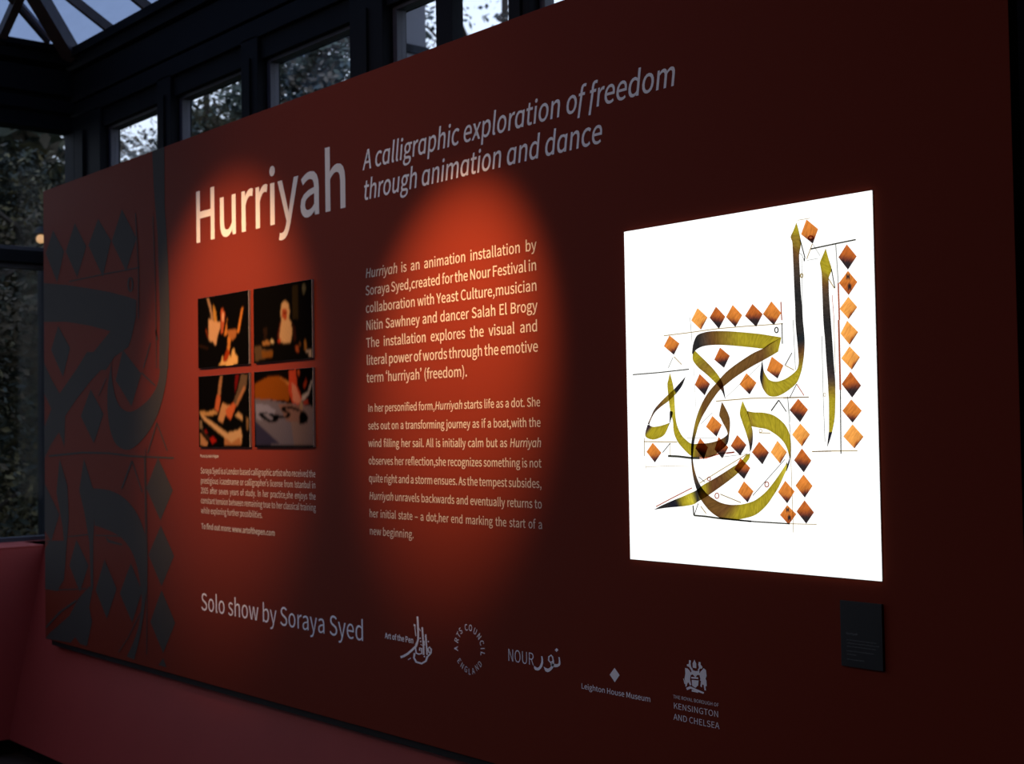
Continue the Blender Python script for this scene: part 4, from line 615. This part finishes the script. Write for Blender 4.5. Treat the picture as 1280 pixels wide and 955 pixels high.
# ================================================================== THE EXHIBITION BOARD
panel = empty('exhibition_panel', ((BX0+BX1)/2, .02, BZ0))
tag(panel, 'wide red exhibition board with white lettering and grey calligraphy at its left', 'board')
bm = bmesh.new(); boxbm(bm, BX0, BX1, 0, .036, BZ0, BZ1, .0015)
bmesh.ops.recalc_face_normals(bm, faces=bm.faces)
me = bpy.data.meshes.new('board'); bm.to_mesh(me); bm.free()
b_ = link('board', me, [M['board'], M['board_edge'], M['shadow']], panel)
for p in me.polygons:
    if p.normal.z > .9 and p.area > .05: p.material_index = 1
    elif abs(p.normal.x) > .9: p.material_index = 2
box('shadow_strip', BX0+.05, BX1-.02, .012, .055, BZ0-.026, BZ0-.0005, M['shadow'], panel)  # black strip added below the board as its shadow on the boarding
# battens that hold the board off the wall
for x in (-6.2, -4.9, -3.6, -2.3):
    box('batten', x-.03, x+.03, .036, .075, BZ0+.15, BZ1-.12, M['shadow'], panel)
    bm = bmesh.new(); boxbm(bm, x-.025, x+.025, .075, Y0, 2.3, 2.35); boxbm(bm, x-.025, x+.025, .075, TY+.05, TZ, TZ+.05); from_bm('bracket', bm, M['shadow'], panel)['kind'] = 'stuff'

EPS = .0009
clampx = lambda pts: [(max(x, BX0+.001), min(max(z, BZ0+.001), BZ1-.001)) for x, z in pts]
for i, s in enumerate(MOTIF_SHAPES):
    p = clampx(pairs(s)); q = [p[0]]
    for a in p[1:]:
        if abs(a[0]-q[-1][0])+abs(a[1]-q[-1][1]) > 1e-5: q.append(a)
    sh = Sheet(-EPS-i*.00001); sh.poly(q); sh.build('grey_diamond' if len(q) == 4 else 'grey_pen_stroke', M['grey'], panel)
for r in MOTIF_RIBBONS:
    st = smooth_st([[int(v)/1e4 for v in t.split()[:4]] for t in r.split(';')], 6)
    sh = Sheet(-EPS-.0005); sh.strip(clampx([(s[0], s[1]) for s in st]), clampx([(s[2], s[3]) for s in st])); sh.build('grey_pen_stroke', M['grey'], panel)
sh = Sheet(-EPS-.0006)
for a, b, c in MOTIF_LINES: sh.strip(clampx(pairs(a)), clampx(pairs(b)))
sh.build('grey_guide_lines', M['grey'], panel)['kind'] = 'stuff'
def glyph_sheets(lines, wt):
    class Rec(Sheet):
        def add(s, pts, fs, *a, **k): s.parts.append((pts, fs))
    r = Rec(-EPS); r.parts = []; r.marks = []
    set_lines(r, lines, wt); return r.parts
def letter_parts(k, L, wt):
    nm = {'title': 'title_letter', 'subtitle': 'subtitle_letter', 'show_credit': 'credit_letter'}[k]
    for pts, fs in glyph_sheets(L, wt):
        if fs: q = Sheet(-EPS); q.add(pts, fs); q.build(nm, M[MT.get(k, 'logo')], panel)
def letter_lines(k, L, wt):
    parts = glyph_sheets(L, wt); n = 0
    for t in L:
        c = sum(1 for ch in t[1] if ch not in '_ '); q = Sheet(-EPS)
        for pts, fs in parts[n:n+c]: q.add(pts, fs)
        n += c; q.build('text_line', M[MT.get(k, 'logo')], panel)['kind'] = 'stuff'
BL = {}
for t in LINES_OF_TEXT: BL.setdefault(t[0], []).append(t)
WT = dict(title=14, subtitle=12, paragraph=9, second_paragraph=8, photograph_caption=25, biography=4, web_address=26, show_credit=-2, pen_wordmark=32, festival_wordmark=-14, house_wordmark=8, borough_wordmark=-8)
MT = dict(title='title', subtitle='sub', paragraph='para', second_paragraph='para', biography='para', web_address='para', photograph_caption='para')
for k, L in BL.items():
    sh = Sheet(-EPS)
    set_lines(sh, L, WT.get(k, 0), justify=k not in ('borough_wordmark',))
    if k == 'festival_wordmark':
        for r in NOUR_RIBBONS:
            st = smooth_st([[int(v)/1e4 for v in t.split()[:4]] for t in r.split(';')], 4)
            sh.strip([(s[0], s[1]) for s in st], [(s[2], s[3]) for s in st], dy=.0001)
        for a, b, c in NOUR_LINES: sh.strip(pairs(a), pairs(b), dy=.0002)
        sh.poly(pairs(NOUR_DOT[0]))
    if k == 'pen_wordmark':
        for i, (a, b, c) in enumerate(PEN_LINES): sh.strip(pairs(a), pairs(b), dy=.00005*i)
        for p in PEN_DOTS: sh.poly(pairs(p), dy=.0006)
    if k == 'house_wordmark': sh.poly(pairs(HOUSE_DIAMOND[0]))
    if k == 'borough_wordmark':
        for i, p in enumerate(CREST): sh.poly(pairs(p), dy=.00004*i)
    if k in ('title', 'subtitle', 'show_credit'):
        letter_parts(k, L, WT[k]); continue
    if k in ('paragraph', 'second_paragraph', 'biography'):
        letter_lines(k, L, WT[k]); continue
    nm = {'title': 'title_lettering', 'subtitle': 'subtitle_lettering', 'paragraph': 'paragraph_lettering', 'second_paragraph': 'paragraph_lettering', 'biography': 'biography_lettering', 'web_address': 'web_address_lettering', 'photograph_caption': 'caption_lettering', 'show_credit': 'credit_lettering'}.get(k, k.replace('wordmark', 'emblem'))
    sh.build(nm, M[MT.get(k, 'logo')], panel)['kind'] = 'stuff'
sh = Sheet(-EPS)
for ch, x, z, ang, h in COUNCIL_RING:
    adv, p, f = glyph(ch, False, 18 if h == COUNCIL_RING[0][4] else -4); s = h/1e7; ca, sa = math.cos(math.radians(ang)), math.sin(math.radians(ang))
    sh.add([(x/1e4+((a-adv/2)*ca*.92-(b-500)*sa)*s, z/1e4+((a-adv/2)*sa*.92+(b-500)*ca)*s) for a, b in p], f)
sh.build('council_ring_emblem', M['logo'], panel)['kind'] = 'stuff'

# ================================================================== LIGHT BOX
lx0, lx1, lz0, lz1 = LIGHTBOX
lb = empty('light_box', ((lx0+lx1)/2, 0, lz0))
tag(lb, 'glowing white light box with olive and orange ink calligraphy, on the red board', 'light box')
box('housing', lx0-.0012, lx1+.0012, -.0030, -.0008, lz0-.0012, lz1+.0012, M['steel'], lb)
face = box('print_face', lx0, lx1, -.0070, -.0030, lz0, lz1, M['face'], lb)
face['label'] = 'backlit white sheet'
INK = dict(o=(.34, .27, .018), y=(.50, .42, .04), m=(.235, .155, .02), b=(.135, .065, .018), u=(.065, .042, .028), k=(.022, .02, .02))
def ink_obj(name, sheet): return sheet.build(name, M['ink'], face)
for i, r in enumerate(STROKES):
    st = []
    for t in r.split(';'):
        v = t.split(); st.append([int(q)/1e4 for q in v[:4]]+list(INK[v[4]]))
    st = smooth_st(st, 5); n = 4; s = Sheet(-.0074-i*.0001); pts = []; cs = []; gr = []; L = 0
    for j, q in enumerate(st):
        if j: L += math.hypot((q[0]+q[2]-st[j-1][0]-st[j-1][2])/2, (q[1]+q[3]-st[j-1][1]-st[j-1][3])/2)
        for k in range(n+1):
            a = k/n; pts.append((q[0]*(1-a)+q[2]*a, q[1]*(1-a)+q[3]*a))
            e = 1.0 if 0 < k < n else .8
            cs.append(tuple(max(c, .012)*e for c in q[4:7])); gr.append((L*2.2, a, i*3.7))
    fs = []
    for j in range(len(st)-1):
        for k in range(n): fs += quad(j*(n+1)+k, j*(n+1)+k+1, (j+1)*(n+1)+k+1, (j+1)*(n+1)+k, pts)
    s.add(pts, fs, cs, grain=gr); ink_obj('pen_stroke', s)
OR = dict(light=(.80, .33, .07), mid=(.63, .20, .035), deep=(.46, .115, .022), dark=(.17, .04, .02), black=(.025, .018, .02))
for i, (p, kind) in enumerate(DOTS):
    T_, R_, B_, L_ = pairs(p); n = 8; s = Sheet(-.0087-(i % 3)*.0001); pts = []; cs = []; gr = []
    rnd = random.Random(i*13+5); sk = rnd.uniform(-.15, .15)
    for a in range(n+1):                       # a runs from the upper left side (top-left edge) to the lower right edge
        for b in range(n+1):
            u, v = a/n, b/n                    # u: top -> right ; v: top -> left
            x = T_[0]*(1-u)*(1-v)+R_[0]*u*(1-v)+L_[0]*(1-u)*v+B_[0]*u*v
            z = T_[1]*(1-u)*(1-v)+R_[1]*u*(1-v)+L_[1]*(1-u)*v+B_[1]*u*v
            pts.append((x, z)); low = (u+v)/2+sk*(u-v)+rnd.uniform(-.03, .03)
            if kind == 'D': k = (OR['deep'], OR['dark'], OR['black']); w = (.42, .58, .70)
            elif kind == 'M': k = (OR['mid'], OR['dark'], OR['black']); w = (.60, .76, .86)
            elif kind == 'S': k = (OR['mid'], OR['deep'], OR['dark']); w = (.3, .7, 1.0)
            else: k = (OR['light'], OR['deep'], OR['black']); w = (.80, .87, .95); low = u+.04-abs(v-.68)*.32
            if low < w[0]: c = tuple(k[0][q]*(1.06-.3*max(0, low)) for q in range(3))
            elif low < w[1]: f = (low-w[0])/(w[1]-w[0]); c = tuple(k[0][q]*(1-f)*.9+k[1][q]*f for q in range(3))
            elif low < w[2]: f = (low-w[1])/(w[2]-w[1]); c = tuple(k[1][q]*(1-f)+k[2][q]*f for q in range(3))
            else: c = k[2]
            if kind == 'S' and (math.hypot(u-.25, v-.25) < .14 or math.hypot(u-.72, v-.62) < .16): c = OR['black']
            cs.append(c); gr.append((u*.10, v, i*1.3))
    fs = []
    for a in range(n):
        for b in range(n): fs += quad(a*(n+1)+b, a*(n+1)+b+1, (a+1)*(n+1)+b+1, (a+1)*(n+1)+b, pts)
    s.add(pts, fs, cs, grain=gr); ink_obj('ink_diamond', s)
s = Sheet(-.0091)
LC = dict(k=(.04, .04, .03), r=(.34, .08, .035), g=(.30, .31, .29), y=(.34, .25, .10))
for i, (a, b, c) in enumerate(LINES):
    s.strip(pairs(a), pairs(b), LC[c], dy=.00001*i); s.g += [(.3, .3, i)]*(2*len(pairs(a)))
tag(ink_obj('ruled_guide_lines', s), 'thin ruled construction lines', kind='stuff')

# ================================================================== PHOTOGRAPHS ON THE BOARD
PL = ['small dark photograph of flame-like motion with pale hands, upper left of four prints', 'small dark photograph of a person in a pale headscarf seated at a table', 'small photograph of two hands over pale paper and red ink, lower left of four prints', 'small photograph of a hand drawing a thick black stroke on white paper']
def lin(h): return rgb(h)
def inside(x, z, p):
    r = False; n = len(p)
    for i in range(n):
        (a, b), (c, d) = p[i], p[i-1]
        if (b > z) != (d > z) and x < (c-a)*(z-b)/(d-b)+a: r = not r
    return r
for i, ((x0, x1, z0, z1), shapes) in enumerate(PHOTOGRAPHS):
    x0, x1, z0, z1 = (v/1e4 for v in (x0, x1, z0, z1))
    e = empty('photograph', ((x0+x1)/2, 0, z0)); tag(e, PL[i], 'photograph', 'four photographs mounted on the red board')
    box('mount', x0, x1, -.0095, -.0008, z0, z1, M['board_edge'] if False else M['black'], e, .0006)
    bm = bmesh.new(); boxbm(bm, x1, x1+.0012, -.009, -.0005, z0+.001, z1-.001); from_bm('edge', bm, M['board_edge'], e)
    # the picture itself: flat print, colours held on a fine grid and softened like a photograph
    NX, NZ = 84, 60; PS = [(pairs(p), tuple(v*.62 for v in lin(c))) for p, c in shapes]
    PS = [(p, c, min(a for a, b in p), max(a for a, b in p), min(b for a, b in p), max(b for a, b in p)) for p, c in PS]
    g = [[(.0022, .002, .002)]*(NX+1) for _ in range(NZ+1)]
    for b in range(NZ+1):
        z = z0+(z1-z0)*b/NZ
        for a in range(NX+1):
            x = x0+(x1-x0)*a/NX
            for p, c, xa, xb, za, zb in reversed(PS):
                if xa <= x <= xb and za <= z <= zb and inside(x, z, p):
                    k = .86+.22*math.sin(x*310+z*90)*math.sin(z*260-x*70); g[b][a] = tuple(v*k for v in c); break
    for _ in range(2):
        h = [r[:] for r in g]
        for b in range(1, NZ):
            for a in range(1, NX):
                q = (g[b][a], g[b][a], g[b-1][a], g[b+1][a], g[b][a-1], g[b][a+1]); h[b][a] = tuple(sum(t[k] for t in q)/6 for k in range(3))
        g = h
    pts = [(x0+.0008+(x1-x0-.0016)*a/NX, z0+.0008+(z1-z0-.0016)*b/NZ) for b in range(NZ+1) for a in range(NX+1)]
    fs = [(b*(NX+1)+a, b*(NX+1)+a+1, (b+1)*(NX+1)+a+1, (b+1)*(NX+1)+a) for b in range(NZ) for a in range(NX)]
    s = Sheet(-.0099); s.add(pts, fs, [g[b][a] for b in range(NZ+1) for a in range(NX+1)]); s.build('print', M['photo'], e)

# ================================================================== LABEL PLATE
px0, px1, pz0, pz1 = LABEL_PLATE
lp = empty('label_plate', ((px0+px1)/2, 0, pz0))
tag(lp, 'small black caption plate with faint grey text below the light box', 'label')
box('plate', px0, px1, -.008, -.0008, pz0, pz1, M['black'], lp, .0005)
s = Sheet(-.0086)
for t in LABEL_TEXT: set_lines(s, [t], 10)
s.build('caption_lettering', M['plate_text'], lp)['kind'] = 'stuff'

# ================================================================== OUTSIDE
box('ground_lawn', -60, 30, Y0+.16, 60, -.6, -.5, M['grass'])['kind'] = 'structure'
box('ground_path', -60, X0-.17, -40, Y0+.16, -.6, -.5, M['grass'])['kind'] = 'structure'
def crown(name, c, rad, n, size, cols, parent, seed, density=1):
    rnd = random.Random(seed); vs = []; fs = []; cs = []
    blobs = []
    for _ in range(int(14*density)+4):
        d = Vector((rnd.gauss(0, 1), rnd.gauss(0, 1), rnd.gauss(0, 1))); d.normalize(); d *= rnd.uniform(.25, .9)
        blobs.append((Vector((c[0]+d.x*rad[0], c[1]+d.y*rad[1], c[2]+d.z*rad[2])), rnd.uniform(.25, .5)*min(rad), rnd.choice(cols)))
    for i in range(n):
        bc, br, col = rnd.choice(blobs)
        d = Vector((rnd.gauss(0, 1), rnd.gauss(0, 1), rnd.gauss(0, 1))); d.normalize()
        p = bc+d*br*rnd.uniform(.5, 1.15)
        u = Vector((rnd.gauss(0, 1), rnd.gauss(0, 1), rnd.gauss(0, .6))).normalized(); w = u.cross(d if rnd.random() < .5 else Vector((0, 0, 1))).normalized()
        k = size*rnd.uniform(.6, 1.4); b = len(vs)
        vs += [p-u*k, p+w*k*.45+d*k*.1, p+u*k, p-w*k*.45+d*k*.1]; fs.append((b, b+1, b+2, b+3))
        f = rnd.uniform(.6, 1.3); cc = rnd.choice(cols) if rnd.random() < .25 else col
        cs += [tuple(v*f for v in cc)]*4
    o = obj(name, vs, fs, M['leaf'], parent, cs); o['kind'] = 'stuff'; return o
def limb(bm, pts, r0_, r1_, seg=7):
    rings = []
    for i, p in enumerate(pts):
        p = Vector(p); d = (Vector(pts[min(i+1, len(pts)-1)])-Vector(pts[max(i-1, 0)])).normalized()
        s_ = d.cross(Vector((.3, .9, .1))).normalized(); u_ = s_.cross(d); r = r0_+(r1_-r0_)*i/(len(pts)-1)
        rings.append([bm.verts.new(p+(s_*math.cos(a)+u_*math.sin(a))*r) for a in [2*math.pi*k/seg for k in range(seg)]])
    for A, B in zip(rings, rings[1:]):
        for k in range(seg): bm.faces.new((A[k], A[(k+1) % seg], B[(k+1) % seg], B[k]))
    bm.faces.new(rings[-1]); bm.faces.new(rings[0][::-1])
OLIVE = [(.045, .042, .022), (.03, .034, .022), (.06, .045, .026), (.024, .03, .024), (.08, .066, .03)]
HAZE_TEAL = [(.09, .12, .13), (.10, .12, .10), (.13, .11, .09), (.07, .10, .12)]  # leaf greens made bluer and paler, standing in for haze on the glass
DARK = [(.03, .036, .026), (.045, .05, .03), (.055, .045, .03), (.025, .035, .03)]
def tree(name, label, base, h, rad, n, size, cols, seed, density=1, bare=0):
    e = empty(name, base); tag(e, label, 'tree', 'garden trees beyond the glazing'); rnd = random.Random(seed)
    bm = bmesh.new(); x, y, z = base
    limb(bm, [(x, y, z), (x+.1, y, z+h*.3), (x-.05, y+.1, z+h*.6), (x+.1, y, z+h*.92)], .11, .03)
    from_bm('trunk', bm, M['bark'], e)
    for k in range(7+bare):
        a = rnd.uniform(0, 6.28); z0 = z+h*rnd.uniform(.25, .75); L = rad[0]*rnd.uniform(.6, 1.05); r = rnd.uniform(.25, .9)
        bm = bmesh.new(); limb(bm, [(x, y, z0), (x+math.cos(a)*L*.4, y+math.sin(a)*L*.4, z0+L*.35*r), (x+math.cos(a+.2)*L*.75, y+math.sin(a+.2)*L*.75, z0+L*.6*r), (x+math.cos(a+.1)*L, y+math.sin(a+.1)*L, z0+L*.9*r)], .06, .012, 5)
        from_bm('branch', bm, M['bark'], e)
    crown('foliage', (x, y, z+h*(.62 if h > 6 else .52)), rad, n, size, cols, e, seed, density)
def at(az, dist): a = math.radians(az); return (math.sin(a)*dist, -2.6+math.cos(a)*dist)
def put(name, label, az, dist, *a, **k):
    x, y = at(az, dist); tree(name, label, (x, y, -.5), *a, **k)
put('broad_tree', 'dense olive tree beyond the left window, leftmost', -75.0, 10.6, 4.3, (1.2, 1.2, 2.0), 36000, .036, OLIVE, 1, 2.6)
put('broad_tree', 'dense brown green tree filling the gap between left window and corner post', -67.6, 13.0, 5.7, (1.45, 1.45, 2.4), 45000, .036, OLIVE, 2, 2.6)
put('broad_tree', 'dark tree behind the second pane from the corner', -62.2, 15.3, 6.9, (1.2, 1.2, 2.0), 34000, .038, OLIVE+HAZE_TEAL, 3, 3)
put('broad_tree', 'misty blue green tree behind the third pane from the corner', -57.4, 12.5, 6.9, (.85, .85, 1.9), 34000, .038, HAZE_TEAL, 4, 3)
put('open_tree', 'thin leaved tree with bright sky showing through its branches', -49.6, 16.5, 9.6, (2.0, 2.0, 2.6), 4500, .055, HAZE_TEAL, 6, 1.2, 6)
# clipped hedge behind, closing the view under the tree crowns
hd = empty('garden_hedge', (-16, 6, -.5)); tag(hd, 'long dark hedge running behind the garden trees', 'hedge')
vs = []; fs = []; cs = []; rnd = random.Random(9)
A = Vector((*at(-84, 17), 0)); B = Vector((*at(-56, 19), 0))
for i in range(42000):
    t = rnd.random(); p = A.lerp(B, t)+Vector((rnd.gauss(0, .35), rnd.gauss(0, .35), 0)); p.z = -.5+rnd.random()**.8*(5.3+.7*math.sin(t*17)+.4*math.sin(t*41))
    u = Vector((rnd.gauss(0, 1), rnd.gauss(0, 1), rnd.gauss(0, 1))).normalized(); w = u.orthogonal().normalized(); k = rnd.uniform(.08, .17); b = len(vs)
    vs += [p-u*k, p+w*k*.5, p+u*k, p-w*k*.5]; fs.append((b, b+1, b+2, b+3)); c = rnd.choice(DARK+OLIVE[:2]); cs += [c]*4
o = obj('foliage', vs, fs, M['leaf'], hd, cs); o['kind'] = 'stuff'
bm = bmesh.new()
for k in range(14): 
    p = A.lerp(B, (k+.5)/14); limb(bm, [(p.x, p.y, -.5), (p.x+.05, p.y, 1.5), (p.x, p.y, 3.5)], .07, .02, 5)
o = from_bm('stem', bm, M['bark'], hd); o['kind'] = 'stuff'
# neighbouring chimney-like render pier outside the fourth pane
ax, ay = at(-53.75, 9)
pier = empty('garden_pier', (ax, ay, -.5)); tag(pier, 'tall grey rendered pier outside, behind the fourth pane from the corner', 'pier')
box('shaft', ax-.22, ax+.05, ay-.15, ay+.15, -.5, 5.6, M['stone'], pier, .01); box('cap', ax-.27, ax+.10, ay-.2, ay+.2, 5.6, 5.75, M['stone'], pier, .01)
box('band', ax-.235, ax+.065, ay-.165, ay+.165, 4.1, 4.16, M['frame'], pier, .005)
# warm garden lamp seen through the left window
lx, ly_ = -8.8, .854; lz = 2.895
gl = empty('garden_lamp', (lx, ly_, -.5)); tag(gl, 'small warm garden lamp glowing beside the left edge of the red board', 'lamp')
bm = bmesh.new(); limb(bm, [(lx, ly_, -.5), (lx, ly_, 1.2), (lx, ly_, lz-.1)], .03, .02, 8); from_bm('post', bm, M['frame'], gl)
bm = bmesh.new(); bmesh.ops.create_uvsphere(bm, u_segments=14, v_segments=10, radius=.03); bmesh.ops.translate(bm, vec=(lx, ly_, lz), verts=bm.verts); from_bm('globe', bm, M['lamp'], gl)
bm = bmesh.new(); bmesh.ops.create_cone(bm, segments=14, radius1=.05, radius2=.012, depth=.05, cap_ends=True); bmesh.ops.translate(bm, vec=(lx, ly_, lz+.058), verts=bm.verts); from_bm('cap', bm, M['frame'], gl)
